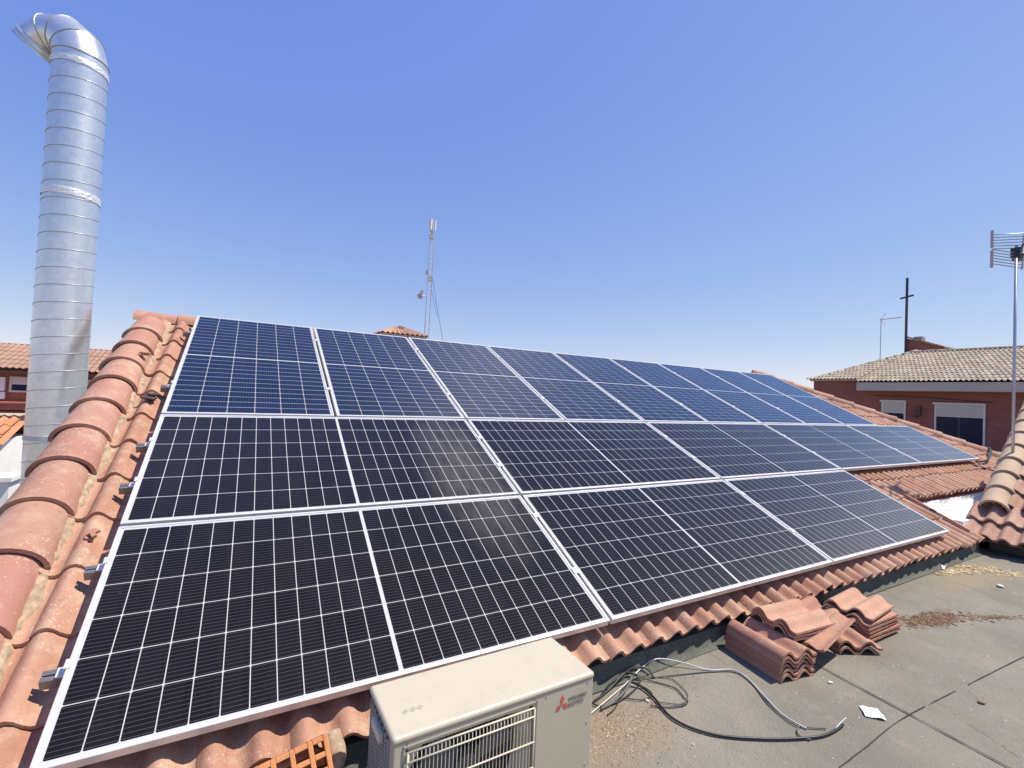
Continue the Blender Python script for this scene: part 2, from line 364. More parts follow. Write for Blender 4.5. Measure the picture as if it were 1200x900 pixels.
def tile_field(name, P, xs, s0, s1, keep, mat, parent, nx=10, phase=0.0, expo=EXPO, amp=.042, lift=.020, thick=.016, jit=1.0, seed=1, under=True):
    """courses of double wave tiles; P(x, s, h) places them; keep(x, s) says where the roof is"""
    rnd = random.Random(seed); m = MB(); L = expo + .03
    ncol = int((xs[1] - xs[0]) / TW) + 2
    nrow = int(round((s1 - s0) / expo))
    for r in range(nrow):
        sa = s0 + r * expo
        for c in range(-1, ncol):
            xa = xs[0] + c * TW + phase
            xm = xa + TW / 2; sm = sa + expo / 2
            if not keep(xm, sm): continue
            tint = rnd.random(); dx = rnd.uniform(-.003, .003) * jit; ds = rnd.uniform(-.012, .012) * jit; dh = rnd.uniform(0, .005) * jit; rot = rnd.uniform(-.012, .012) * jit
            vs = []; n2 = nx * 2
            for k, (f, hh) in enumerate(((0, -thick), (0, 0), (.5, 0), (1, 0))):
                for i in range(n2 + 1):
                    t = i / n2; x = xa + dx + t * (TW + .004); s = sa + ds + f * L + rot * (t - .5) * TW * 6
                    s = min(s, s1 + .02)
                    h = wave(t * 2, amp) + lift * (1 - f) + dh + hh + (.0016 if k else 0) * math.sin(7 * t)
                    if i == n2: h += .004 * (1 if k else 0)
                    vs.append(P(x, s, h))
            w1 = n2 + 1; fs = []
            for k in range(3):
                for i in range(n2): fs.append((k * w1 + i, k * w1 + i + 1, (k + 1) * w1 + i + 1, (k + 1) * w1 + i))
            if under and r == 0:   # the first course shows its soffit
                kk = len(vs)
                for i in range(w1):
                    t = i / n2; vs.append(P(xa + dx + t * TW, sa + .25, wave(t * 2, amp) - thick))
                for i in range(n2): fs.append((i, kk + i, kk + i + 1, i + 1))
            m.add(vs, fs, tint)
    o = m.build(name, mat, parent, smooth=True); autosmooth(o, 50); return o

def cap_tile(name, A, B, up, r0, r1, hgt, mat, parent, tint, thick=.014, n=14):
    """one half-round ridge tile from A (open lower end, wide) to B"""
    A = Vector(A); B = Vector(B); d = (B - A).normalized(); up = (up - d * up.dot(d)).normalized(); side = d.cross(up)
    m = MB(); vs = []; fs = []
    st = 5
    for layer, off in ((0, 0), (1, -thick)):
        for k in range(st):
            f = k / (st - 1); c = A.lerp(B, f); rr = r0 + (r1 - r0) * f + off; hh = hgt * (1 - .10 * f) + off
            if k == 0 and layer == 0: rr += .004; hh += .004
            for i in range(n + 1):
                t = math.pi * i / n; vs.append(c + side * math.cos(t) * rr + up * (math.sin(t) * hh - .02 * (1 - math.sin(t))))
    w1 = n + 1; base = st * w1
    for k in range(st - 1):
        for i in range(n):
            fs.append((k * w1 + i, k * w1 + i + 1, (k + 1) * w1 + i + 1, (k + 1) * w1 + i))
            fs.append((base + k * w1 + i + 1, base + k * w1 + i, base + (k + 1) * w1 + i, base + (k + 1) * w1 + i + 1))
    for i in range(n): fs.append((i + 1, i, base + i, base + i + 1))
    for k in range(st - 1):
        fs.append((k * w1, (k + 1) * w1, base + (k + 1) * w1, base + k * w1))
        e = k * w1 + n; fs.append((e + w1, e, base + e, base + e + w1))
    m.add(vs, fs, tint); o = m.build(name, mat, parent, smooth=True); autosmooth(o, 50); return o

house = thing('house', 'low brick house whose terracotta tiled roof carries the solar panels', 'house')
HB = -.132          # mean height of the tile bed under the glass plane
hipx = lambda s: 9.62 + (4.2 - s) * .80
ph = .569 - .33 * PITCH
x_first = ph - 7 * PITCH
def Pm(x, s, h): return RP(x, s, HB + h)
tile_field('tiled_roof', Pm, (x_first, 12.6), -.118, 4.22,
           lambda x, s: x > -.34 and x < hipx(s) + .05 and (x < 6.93 or s > .52), TILE, house, nx=8, seed=3)
# bed under the tiles, gable and hip faces
b = MB()
def quad(*p): b.add(p, [tuple(range(len(p)))], .5)
quad(Pm(-.40, .0, -.022), Pm(6.93, .0, -.022), Pm(6.93, .60, -.022), Pm(12.3, .60, -.022), Pm(9.62, 4.22, -.022), Pm(-.40, 4.22, -.022))
rid = Pm(-.46, 4.24, 0); rid2 = Pm(9.62, 4.24, 0)
b.build('roof_deck', MORTAR, house)
def Pback(x, s, h): q = RP(x, 4.24 - s, 0); return Vector((x, 2 * (rid.y) - q.y, q.z)) + Vector((0, sT, cT)) * (HB + h) + Vector((0, -.0, 0))
tile_field('rear_tiled_roof', lambda x, s, h: Vector((x, rid.y + (4.24 - s) * cT + h * sT, rid.z - (4.24 - s) * sT + h * cT)), (-.40, 12.0), 0.0, 4.22,
           lambda x, s: x > -.5 and x < hipx(s) + .1, TILE, house, nx=4, seed=5, under=False)
hp = MB(); e1 = Pm(12.35, .60, -.02)
hp.add([(9.62, rid.y, rid.z), e1, (12.35, 2 * rid.y - e1.y, e1.z)], [(0, 1, 2)], .4); hp.build('hip_slope', TILE, house)
# walls
for a_, b_ in (((-.40, .10, -7), (6.93, .25, ZP - .15)), ((7.10, .62, -7), (12.1, .80, .42)), ((-.40, rid.y * 2 - .3, -7), (11.9, rid.y * 2 - .15, .3))):
    wl = MB(); wl.box(a_, b_); wl.build('wall', BRICK_L, house)
gb = MB(); gb.add([(-.40, .10, -7), (-.40, 2 * rid.y - .15, -7), (-.40, 2 * rid.y - .15, .2), (-.40, rid.y, rid.z - .06), (-.40, .10, .19)], [(0, 1, 2, 3, 4)]); gb.build('gable_wall', WHITE, house)
# felted upstand under the eaves
up_ = MB(); N = 60
vs = []; fs = []
prof = [(-.070, .006), (-.052, .010), (-.036, .022), (-.026, .050), (-.016, .092), (.10, .10)]
for i in range(N + 1):
    x = .80 + (6.95 - .80) * i / N
    for (y, z) in prof: vs.append((x, y + .006 * noise.noise(Vector((x * 2, z * 9, 3))), z))
k = len(prof)
for i in range(N):
    for j in range(k - 1): fs.append((i * k + j, (i + 1) * k + j, (i + 1) * k + j + 1, i * k + j + 1))
up_.add(vs, fs, .5); o = up_.build('felt_upstand', FELT, house, smooth=True); autosmooth(o, 35)
for x in (2.33, 4.6):
    j = MB(); j.add([(x, -.040, .022), (x + .003, -.040, .022), (x + .003, -.020, .09), (x, -.020, .09)], [(0, 1, 2, 3)]); j.build('felt_joint', SEAM, house)
# white wall under the upper eave
ww = MB(); ww.box((6.99, .10, .18), (9.6, .60, .285)); ww.build('white_gutter_slab', WHITE, house)
ww = MB(); ww.box((7.0, .555, .286), (10.4, .60, .345)); ww.build('white_wall', WHITE, house)
ww = MB(); ww.box((6.90, .12, -.3), (6.985, .60, .22)); ww.build('return_wall', WHITE, house)
# ridge tiles: verge on the left
vx = -.345
k = 0; s = -.10
while s < 3.85:
    A = RP(vx + random.uniform(-.004, .004), s, -.085 + .004); B = RP(vx, s + EXPO + .05, -.095)
    A.x += random.uniform(-.008, .008); A.z += random.uniform(-.003, .001)
    cap_tile('ridge_tile', A, B, Vector((random.uniform(-.05, .05), -sT, cT)), .135 + random.uniform(-.005, .005), .115 + random.uniform(-.003, .003), .094 + random.uniform(-.004, .005), TILE_RED, house, random.random(), thick=.016)
    s += EXPO
# bed of mortar between verge tiles and field
mm = MB(); vs = []; fs = []; N = 170; w1 = 7
for i in range(N + 1):
    s = -.05 + 4.2 * i / N
    for jj in range(w1):
        t = jj / (w1 - 1); wob = .040 * noise.noise(Vector((s * 6, 1, 4))) + .02 * noise.noise(Vector((s * 25, 3, 4)))
        x = -.255 + t * (.062 + wob) ; h = -.118 + .022 * math.sin(math.pi * min(1, t * 1.05)) + .016 * noise.noise(Vector((x * 34, s * 30, 0))) - (.06 if jj == w1 - 1 else 0)
        vs.append(RP(x, s, h))
for i in range(N):
    for jj in range(w1 - 1): fs.append((i * w1 + jj, (i + 1) * w1 + jj, (i + 1) * w1 + jj + 1, i * w1 + jj + 1))
mm.add(vs, fs, .5); mm.build('mortar_bed', MORTAR, house, smooth=True)
# ridge along the top
x = -.50
while x < 9.55:
    cap_tile('ridge_tile', (x, rid.y, rid.z - .012), (x + .38, rid.y, rid.z - .020), Vector((0, 0, 1)), .14, .125, .085, TILE_RED, house, random.random(), n=8)
    x += .34
# hip on the right
H0 = Pm(hipx(.45), .45, .0); H1 = Pm(hipx(4.2), 4.2, .0); dH = (H1 - H0).normalized(); Ln = (H1 - H0).length; q = 0
while q < Ln:
    cap_tile('ridge_tile', H0 + dH * q + Vector((0, 0, .035)), H0 + dH * (q + .42) + Vector((0, 0, .022)), Vector((0, 0, 1)), .125, .105, .085, TILE_NEAR, house, random.random(), n=8)
    q += .36
# verge strip of flat tile right of the lowest row
vg = MB()
for q in range(2):
    vg.box((-.012, 0, 0), (.012, .345, .03), Matrix.Translation(RP(6.94, q * .3 + .0, -.10)) @ Matrix.Rotation(T, 4, 'X'))
vg.build('verge_tile', TILE, house)

# ------------------------------------------------------------------ solar panels
def panel(x, s_low, wid, length, portrait, label):
    """frame with a laminate; local x along the long side"""
    root = thing('solar_panel', label, 'solar panel', RP(x, s_low, 0), (T, 0, 0), 'photovoltaic panels on the tiled roof')
    Lx, Ly = (wid, length)      # extents across the roof and up the slope
    fr = MB(); fw_, dp = .011, .035
    fr.box((0, 0, -dp), (Lx, fw_, 0)); fr.box((0, Ly - fw_, -dp), (Lx, Ly, 0))
    fr.box((0, fw_, -dp), (fw_, Ly - fw_, 0)); fr.box((Lx - fw_, fw_, -dp), (Lx, Ly - fw_, 0))
    bevel(fr.build('frame', ALU, root), .0012, 1)
    e = fw_ - .001; zt = -.0035
    vs = [(e, e, zt), (Lx - e, e, zt), (Lx - e, Ly - e, zt), (e, Ly - e, zt), (e, e, zt - .006), (Lx - e, e, zt - .006), (Lx - e, Ly - e, zt - .006), (e, Ly - e, zt - .006)]
    def U(p):
        a, b_ = p[0] / Lx, p[1] / Ly
        return (b_ * 2.094, a * 1.038) if portrait else (a * 2.094, b_ * 1.038)
    uv = [U(p) for p in vs]
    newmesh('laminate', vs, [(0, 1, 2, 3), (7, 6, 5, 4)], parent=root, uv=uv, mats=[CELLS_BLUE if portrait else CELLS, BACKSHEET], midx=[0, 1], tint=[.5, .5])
    return root
S1b = 4.1036 - 2.016; rows = []
ordn = ['first', 'second', 'third', 'fourth', 'fifth', 'sixth', 'seventh', 'eighth', 'ninth']
for i in range(9):
    tail = 'beside the left verge tiles' if i == 0 else ('at the right end above the hip tiles' if i == 8 else '%s from the left' % ordn[i])
    panel(i * 1.0578, S1b, 1.038, 2.016, True, 'upright blue solar panel of the top row, ' + tail)
for i in range(5):
    tail = 'leftmost, beside the verge tiles' if i == 0 else ('rightmost, overhanging the bare tiles' if i == 4 else ordn[i] + ' from the left')
    panel(i * 2.114, 4.1036 - 3.074, 2.094, 1.038, False, 'sideways solar panel of the middle row, ' + tail)
for i in range(3):
    tail = ['leftmost, at the near corner', 'middle one, above the coiled cables', 'rightmost, above the terrace corner'][i]
    panel(i * 2.114, 0.0, 2.094, 1.0096, False, 'sideways solar panel of the lowest row along the eaves, ' + tail)
rails = [(3.70, 9.6, 'topmost'), (2.55, 9.6, 'second from the top'), (1.76, 10.65, 'third from the top'), (1.37, 10.65, 'fourth from the top'), (.80, 6.42, 'fifth from the top'), (.33, 6.42, 'lowest')]
for i, (s, xe, nm) in enumerate(rails):
    r_ = thing('mounting_rail', 'aluminium rail end jutting from under the panels over the verge tiles, ' + nm, 'rail', RP(-.068, s, -.075), (T, 0, 0), 'rails carrying the panels')
    m = MB(); L = xe + .068
    m.box((0, -.02, 0), (L, -.012, .038)); m.box((0, .012, 0), (L, .02, .038)); m.box((0, -.012, 0), (L, .012, .004)); m.box((0, -.012, .016), (L, .012, .020))
    m.box((0, -.012, .032), (L, -.003, .0375)); m.box((0, .003, .032), (L, .012, .0375))
    m.build('profile', ALU_RAIL, r_)
    cl = MB(); cl.box((.038, -.018, .038), (.066, .018, .046)); cl.box((.060, -.018, .046), (.066, .018, .076)); cl.box((.060, -.018, .0755), (.080, .018, .079))
    bevel(cl.build('end_clamp', ALU, r_), .001, 1)
    step = 1.0578 if i < 2 else 2.114; x = step - .010
    while x < xe - .3:
        c_ = MB(); c_.box((x + .068 - .022, -.02, .0755), (x + .068 + .022, .02, .079)); c_.box((x + .068 - .006, -.02, .038), (x + .068 + .006, .02, .0755))
        c_.build('middle_clamp', ALU, r_); x += step
    hk = MB(); hk.box((.30, -.018, -.05), (.33, .018, 0)); hk.box((.30, -.018, -.05), (.33, .15, -.044)); hk.build('roof_hook', ALU_RAIL, r_)
# dark cable at the right corner of the array
c_ = MB(); pts = smooth_path([RP(10.45, 1.02, -.05), RP(10.75, 1.00, -.03), (11.15, .98, .72), (11.6, 1.08, .80), (11.95, 1.2, .84), (12.1, 1.35, .80)])
c_.tube(pts, .016, 8); tag(c_.build('panel_cable', BLACK_RUBBER, smooth=True), 'black cable bridging from the right panel corner to the hip tiles', 'cable')
c_ = MB(); c_.tube(smooth_path([RP(10.2, .98, -.07), RP(10.45, .86, -.08), RP(10.6, .72, -.075)]), .012, 6)
tag(c_.build('panel_cable', BLACK_RUBBER, smooth=True), 'short black cable end lying on the tiles under the right panel corner', 'cable')

# ------------------------------------------------------------------ broken bits on the left verge
def shard(pts, mat, th=.012):
    m = MB(); n_ = len(pts); vs = [Vector(p) for p in pts]; nn = (vs[1] - vs[0]).cross(vs[2] - vs[0]).normalized() * th
    m.add(vs + [v + nn for v in vs], [tuple(range(n_))[::-1], tuple(range(n_, 2 * n_))] + [(i, (i + 1) % n_, n_ + (i + 1) % n_, n_ + i) for i in range(n_)]); return m
def debris_on_roof(x, s, h, size, mat, label, name='tile_shard', cat='tile shard', cnt=3, seed=0, group=None):
    rnd = random.Random(seed); m = MB()
    for k in range(cnt):
        c = RP(x + rnd.uniform(-1, 1) * size * .6, s + rnd.uniform(-1, 1) * size * .5, h + k * .008)
        a = rnd.uniform(0, 3); e = Vector((math.cos(a), math.sin(a) * cT, math.sin(a) * sT)); f = Vector((-math.sin(a), math.cos(a) * cT, math.cos(a) * sT))
        w_, l_ = size * rnd.uniform(.25, .5), size * rnd.uniform(.5, 1)
        sm = shard([c - e * w_ - f * l_, c + e * w_ * .8 - f * l_ * .9, c + e * w_ + f * l_ * .7, c + f * l_ * 1.1, c - e * w_ * .9 + f * l_ * .5], mat)
        m.add(sm.v, sm.f)
    return tag(m.build(name, mat), label, cat, group)
debris_on_roof(-.12, 2.40, -.07, .05, plain('charred_tile', (.07, .05, .04), .9, 0, .4, 30, .5), 'dark broken tile pieces beside the second rail end', cnt=4, seed=2)
debris_on_roof(-.10, 1.05, -.08, .035, TILE, 'small reddish tile shards near the middle row rail ends', cnt=3, seed=4)
debris_on_roof(-.24, 3.05, -.02, .035, TILE, 'brown tile crumbs high on the left verge tiles', cnt=4, seed=6)

# ------------------------------------------------------------------ spiral duct
duct = thing('exhaust_duct', 'tall galvanised spiral duct with a gooseneck elbow at the top', 'duct', (-.88, 3.365, 0))
RD = .176
m = MB(); zt = 4.0; m.tube([(0, 0, -3), (0, 0, 1), (0, 0, zt)], RD, 48, cap=False); m.build('pipe', DUCT, duct, smooth=True)
hx = MB(); pts = []; nturn = int((zt + 1.2) / .139); 
for i in range(nturn * 28 + 1):
    t = i / 28; a = 2 * math.pi * t; pts.append((math.cos(a) * (RD + .001), math.sin(a) * (RD + .001), -1.2 + t * .139))
hx.tube(pts, .0032, 5, cap=False); hx.build('spiral_seam', DUCT_SEAM, duct, smooth=True)
# gored elbow bending toward -x
Rb = .18; gor = 4; BEND = R(138); el_ = MB(); rings = []
for gi in range(gor + 1):
    a = BEND * gi / gor; rings.append((Vector((-Rb + Rb * math.cos(a), 0, zt + Rb * math.sin(a))), a))
seams_ = MB()
for gi in range(gor):
    (c0, a0), (c1, a1) = rings[gi], rings[gi + 1]; n_ = 40; vs = []
    for (c, a) in ((c0, a0), (c1, a1)):
        ax = Vector((math.cos(a), 0, math.sin(a)))   # radial in the bend plane
        for j_ in range(n_):
            t = 2 * math.pi * j_ / n_; vs.append(c + ax * math.cos(t) * RD * 1.01 + Vector((0, 1, 0)) * math.sin(t) * RD * 1.01)
    el_.add(vs, [(j_, (j_ + 1) % n_, n_ + (j_ + 1) % n_, n_ + j_) for j_ in range(n_)])
    if gi in (0, 1, 2, 3):
        ax = Vector((math.cos(a0), 0, math.sin(a0))); pr_ = [c0 + ax * math.cos(2 * math.pi * q / 40) * (RD + .002) + Vector((0, 1, 0)) * math.sin(2 * math.pi * q / 40) * (RD + .002) for q in range(41)]
        seams_.tube(pr_, .0048, 6, cap=False)
elo = el_.build('elbow', DUCT, duct, smooth=True); autosmooth(elo, 16); elo.rotation_euler.z = R(-32)
seams_.build('elbow_seam', DUCT_SEAM, duct, smooth=True).rotation_euler.z = R(-32)
m = MB(); vs = []; nn_ = 44; ce = Vector((-Rb + Rb * math.cos(BEND), 0, zt + Rb * math.sin(BEND))); rad = Vector((math.cos(BEND), 0, math.sin(BEND))); tan_ = Vector((-math.sin(BEND), 0, math.cos(BEND)))
prof = [(0, RD), (.012, RD + .010), (.024, RD), (.036, RD + .003), (.046, RD + .012), (.056, RD + .003), (.070, RD + .010), (.070, RD + .004), (.03, RD - .008)]
for (d_, r_) in prof:
    for j_ in range(nn_):
        t = 2 * math.pi * j_ / nn_; vs.append(ce + tan_ * d_ + rad * math.cos(t) * r_ + Vector((0, 1, 0)) * math.sin(t) * r_)
fs = [(k * nn_ + j_, k * nn_ + (j_ + 1) % nn_, (k + 1) * nn_ + (j_ + 1) % nn_, (k + 1) * nn_ + j_) for k in range(len(prof) - 1) for j_ in range(nn_)]
m.add(vs, fs); autosmooth(m.build('outlet_collar', DUCT, duct, smooth=True), 50).rotation_euler.z = R(-32)
def tape(z, hgt, tilt_):
    m = MB(); vs = []; n_ = 72; k_ = 6
    for j_ in range(n_ + 1):
        t = 2 * math.pi * j_ / n_
        for q in range(k_):
            rr = RD + .004 + .006 * abs(noise.noise(Vector((math.cos(t) * 9, math.sin(t) * 9, q * .9 + z)))) * (1 if 0 < q < k_ - 1 else .2)
            vs.append((math.cos(t) * rr, math.sin(t) * rr, z + hgt * q / (k_ - 1) + tilt_ * math.cos(t + 1.0) + .006 * noise.noise(Vector((t * 5, q, z)))))
    fs = [(j_ * k_ + q, (j_ + 1) * k_ + q, (j_ + 1) * k_ + q + 1, j_ * k_ + q + 1) for j_ in range(n_) for q in range(k_ - 1)]
    m.add(vs, fs); m.build('foil_tape', FOIL, duct)
tape(2.82, .06, .004); tape(3.89, .05, .006)
m = MB(); m.ring((0, 0, .86), (0, 0, 1), RD, RD + .006, .035, 40); m.box((-.02, -RD - .05, .85), (.02, -RD, .90)); m.box((.03, -RD - .045, .865), (.10, -RD - .03, .885)); m.build('strap', GALV_MAST, duct)

# ------------------------------------------------------------------ heat pump unit
ax0, ax1, ay0, ay1, atop = .882, 1.637, -.432, -.150, .375
ac = thing('heat_pump_unit', 'cream outdoor air conditioning unit standing under the eaves', 'air conditioner', ((ax0 + ax1) / 2, (ay0 + ay1) / 2, 0), (0, 0, R(.6)))
AW, AD = (ax1 - ax0) / 2, (ay1 - ay0) / 2
zt_ = atop
m = MB(); gx0, gx1, gz0, gz1 = -AW + .045, AW - .265, .03, zt_ - .047   # fan opening in the front
yf = -AD
m.box((-AW + .006, yf + .004, .02), (gx0, yf + .016, zt_ - .022)); m.box((gx1, yf + .004, .02), (AW - .006, yf + .016, zt_ - .022))
m.box((gx0, yf + .004, gz1), (gx1, yf + .016, zt_ - .022)); m.box((gx0, yf + .004, .02), (gx1, yf + .016, gz0))
m.box((AW - .018, yf + .016, .02), (AW - .006, AD - .006, zt_ - .022)); m.box((-AW + .018, AD - .018, .02), (AW - .018, AD - .006, zt_ - .022))
m.box((-AW + .006, yf + .016, .02), (-AW + .018, yf + .045, zt_ - .022))
bevel(m.build('casing', CREAM, ac), .0035, 2)
m = MB(); m.box((-AW, -AD, zt_ - .024), (AW, AD, zt_)); bevel(m.build('top_cover', CREAM, ac), .012, 4)
# inside and shroud
m = MB(); m.box((-AW + .02, yf + .09, .02), (AW - .02, AD - .02, zt_ - .03)); m.build('fan_chamber', DARK_IN, ac)
fcx, fcz, fr_ = (gx0 + gx1) / 2, .17, .215
m = MB(); n_ = 48
vs = []
for j_ in range(n_):
    t = 2 * math.pi * j_ / n_; X, Z = math.cos(t), math.sin(t)
    kq = min((gx1 - gx0) / 2 / max(abs(X), 1e-6), (gz1 - fcz) / max(abs(Z), 1e-6))
    zz = max(fcz + Z * kq, gz0)
    for (px_, py_, pz_) in ((fcx + X * kq, yf + .020, zz), (fcx + X * min(fr_, kq * .97), yf + .030, max(fcz + Z * min(fr_, kq * .97), gz0)), (fcx + X * fr_ * .9, yf + .085, max(fcz + Z * fr_ * .9, gz0))):
        vs.append((px_, py_, pz_))
fs = [(j_ * 3 + q, ((j_ + 1) % n_) * 3 + q, ((j_ + 1) % n_) * 3 + q + 1, j_ * 3 + q + 1) for j_ in range(n_) for q in range(2)]
m.add(vs, fs); autosmooth(m.build('fan_shroud', CREAM2, ac), 40)
m = MB()
for k in range(3):
    a = 2 * math.pi * k / 3 + .5; e = Vector((math.cos(a), 0, math.sin(a))); f_ = Vector((-math.sin(a), 0, math.cos(a))); c = Vector((fcx, yf + .07, fcz))
    m.add([c + e * .04 - f_ * .03, c + e * .17 - f_ * .07, c + e * .175 + f_ * .07 + Vector((0, -.03, 0)), c + e * .04 + f_ * .03 + Vector((0, -.02, 0))], [(0, 1, 2, 3)])
m.ring((fcx, yf + .045, fcz), (0, 1, 0), .001, .045, .04, 20)
m.build('fan', plain('fan_grey', (.10, .10, .11), .5, 0, .1, 10, 0), ac)
# wire guard
m = MB(); x = gx0 + .006; yb = yf - .004
while x < gx1 - .004:
    z0_ = max(.03, gz0); m.tube([(x, yb + .012, gz1 - .006), (x, yb + .002, gz1 - .012), (x, yb, gz1 - .040), (x, yb, z0_)], .0016, 5, cap=False); x += .0128
for z in (gz1 - .030, gz1 - .115, gz1 - .20, gz1 - .28): 
    if z > .03: m.tube([(gx0, yb - .002, z), (gx1, yb - .002, z)], .0026, 6)
for (xx) in (gx0 + .002, gx1 - .002): m.tube([(xx, yb, gz1 - .006), (xx, yb, .03)], .003, 6)
m.tube([(gx0, yb + .004, gz1 - .006), (gx1, yb + .004, gz1 - .006)], .003, 6)
m.build('wire_guard', CREAM2, ac, smooth=True)
# recess frame line and side louvres
m = MB(); t_ = .004
for a_, b_ in (((gx0 - .012, gz1 + .008), (gx1 + .012, gz1 + .012)), ((gx1 + .008, .03), (gx1 + .012, gz1 + .012)), ((gx0 - .012, .03), (gx0 - .008, gz1 + .012))):
    m.box((a_[0], yf + .0015, a_[1]), (b_[0], yf + .0045, b_[1]))
m.build('panel_groove', plain('shadow_line', (.28, .26, .22), .7, 0, .1, 5, 0), ac)
m = MB()
k = 0; z = .04
while z < zt_ - .05:
    for yy in range(7):
        y = yf + .055 + yy * .030
        if y + .016 < AD - .012: m.box((-AW + .004, y, z), (-AW + .008, y + .020, z + .007))
    z += .0135
for yy in range(8): 
    y = yf + .048 + yy * .030
    if y < AD - .01: m.box((-AW + .003, y, .03), (-AW + .010, y + .005, zt_ - .03))
m.build('side_louvre', plain('louvre_grey', (.34, .32, .28), .6, 0, .1, 5, 0), ac)
m = MB(); m.box((-AW + .004, yf + .10, zt_ - .075), (-AW - .012, yf + .19, zt_ - .045)); bevel(m.build('side_handle', CREAM2, ac), .004, 2)
for sx_ in (-1, 1): m = MB(); m.box((sx_ * (AW - .14) - .03, -AD - .01, 0), (sx_ * (AW - .14) + .03, AD + .01, .02)); m.build('foot', GALV_MAST, ac)
for (sx_, sz_) in ((AW - .03, .05), (AW - .03, .20), (-AW + .022, .10), (-AW + .022, .28), (gx1 + .05, zt_ - .032), (AW - .03, zt_ - .032)):
    m = MB(); m.ring((sx_, yf + .0045, sz_), (0, -1, 0), .0004, .0042, .002, 10); m.build('screw', GALV_MAST, ac)
m = MB(); m.box((AW - .0065, -.05, .10), (AW + .010, .09, .30)); bevel(m.build('service_cover', CREAM2, ac), .006, 2)
# emblem: three rhombs, and lettering beside it
lm = MB(); lc = Vector((AW - .146, yf + .0025, zt_ - .078)); sd = .018
for a in (90, 210, 330):
    e = Vector((math.cos(R(a)), 0, math.sin(R(a)))); f_ = Vector((-e.z, 0, e.x)); c0 = lc + e * .001
    q = [c0, c0 + e * sd * .87 + f_ * sd * .5, c0 + e * sd * 1.74, c0 + e * sd * .87 - f_ * sd * .5]
    lm.add(q + [v + Vector((0, .001, 0)) for v in q], [(0, 1, 2, 3), (7, 6, 5, 4)])
lm.build('emblem', LOGO_RED, ac)
for k, (s_, sz_, zz) in enumerate((('MITSUBISHI', .0175, zt_ - .074), ('ELECTRIC', .0175, zt_ - .093))):
    me = text_mesh(s_, sz_, .0004); me.materials.append(LOGO_GREY)
    t = bpy.data.objects.new('lettering', me); col.objects.link(t); t.parent = ac; t.rotation_euler = (R(90), 0, 0); t.location = (AW - .118, yf + .0025, zz); t.scale = (.92, 1, 1)
em = MB(); 
for k, cx_ in enumerate((-AW + .068, -AW + .092, -AW + .116)):
    em.ring((cx_, -AD + .100, zt_ + .0003), (0, 0, 1), .0085, .0105, .0005, 24); em.box((cx_ - .006, -AD + .0985, zt_ + .0003), (cx_ + .006, -AD + .1015, zt_ + .0008)); em.box((cx_ - .0015, -AD + .094, zt_ + .0003), (cx_ + .0015, -AD + .106, zt_ + .0008))
em.build('cover_mark', plain('mark_grey', (.40, .38, .32), .6, 0, .05, 5, 0), ac)

# ------------------------------------------------------------------ hollow brick under the eave
hb = MB(); L_, W_, H_ = .215, .11, .10
wx = [0, .055, .108, .161, .215]; wz = [0, .05, .10]
tk = .015
for i, xx in enumerate(wx): 
    a_ = min(max(xx - tk / 2, 0), L_ - tk); hb.box((a_, 0, 0), (a_ + tk, W_, H_))
for zz in wz:
    a_ = min(max(zz - tk / 2, 0), H_ - tk)
    for i in range(4):
        xa = (wx[i] + tk / 2 if i else tk) - .0; xb = (wx[i + 1] - tk / 2 if i < 3 else L_ - tk); hb.box((xa, 0.001, a_), (xb, W_ - .001, a_ + tk))
o = hb.build('hollow_brick', HOLLOW); o.location = (.558, -.215, .135); o.rotation_euler = (R(-34), R(-10), R(2)); bevel(o, .002, 1)
tag(o, 'orange hollow clay brick wedged under the eave tiles left of the air conditioner', 'brick')
mo = MB(); rnd = random.Random(5)
for k in range(7):
    x = .60 + k * .035
    mo.box((x, -.10 + rnd.uniform(-.01, .01), .13), (x + .05, -.045, .215 + rnd.uniform(-.01, .01)))
ml = MB(); ml.tube(smooth_path([(.74, -.07, .0), (.775, -.10, .06), (.80, -.085, .12), (.79, -.03, .16)]), .032, 9); tag(ml.build('mortar_lump', MORTAR, None, True), 'rough mortar lump between the hollow brick and the air conditioner', 'mortar')
# ------------------------------------------------------------------ loose tiles
def loose_tile_mesh():
    m = MB(); nx, ny = 22, 3; L = .40; th = .013; vs = []
    for lay in (0, 1):
        for jy in range(ny + 1):
            for i in range(nx + 1):
                t = i / nx; vs.append((t * TW, jy / ny * L, wave(t * 2 * .97, .036) - (th if lay else 0)))
    w1 = nx + 1; B_ = (ny + 1) * w1; fs = []
    for jy in range(ny):
        for i in range(nx):
            a = jy * w1 + i; fs.append((a, a + 1, a + w1 + 1, a + w1)); fs.append((B_ + a + 1, B_ + a, B_ + a + w1, B_ + a + w1 + 1))
    for i in range(nx):
        fs.append((i + 1, i, B_ + i, B_ + i + 1)); a = ny * w1 + i; fs.append((a, a + 1, B_ + a + 1, B_ + a))
    for jy in range(ny):
        a = jy * w1; fs.append((a, a + w1, B_ + a + w1, B_ + a)); a += nx; fs.append((a + w1, a, B_ + a, B_ + a + w1))
    m.add(vs, fs, .5); return m
def loose_tile(loc, rotz, label, tilt=(0, 0), tint=None, scale=1.0):
    m = loose_tile_mesh(); m.t = [random.random() if tint is None else tint] * len(m.f)
    o = m.build('roof_tile', TILE_STACK, None, True); autosmooth(o, 45); o.location = loc
    o.rotation_euler = (R(tilt[0]), R(tilt[1]), R(rotz)); o.scale = (scale, scale, scale)
    return tag(o, label, 'roof tile', 'loose roof tiles piled on the terrace')
words = ['bottom tile', 'second tile from the bottom', 'third tile from the bottom', 'fourth tile from the bottom', 'fifth tile from the bottom', 'sixth tile from the bottom', 'top tile']
STEP = .0215
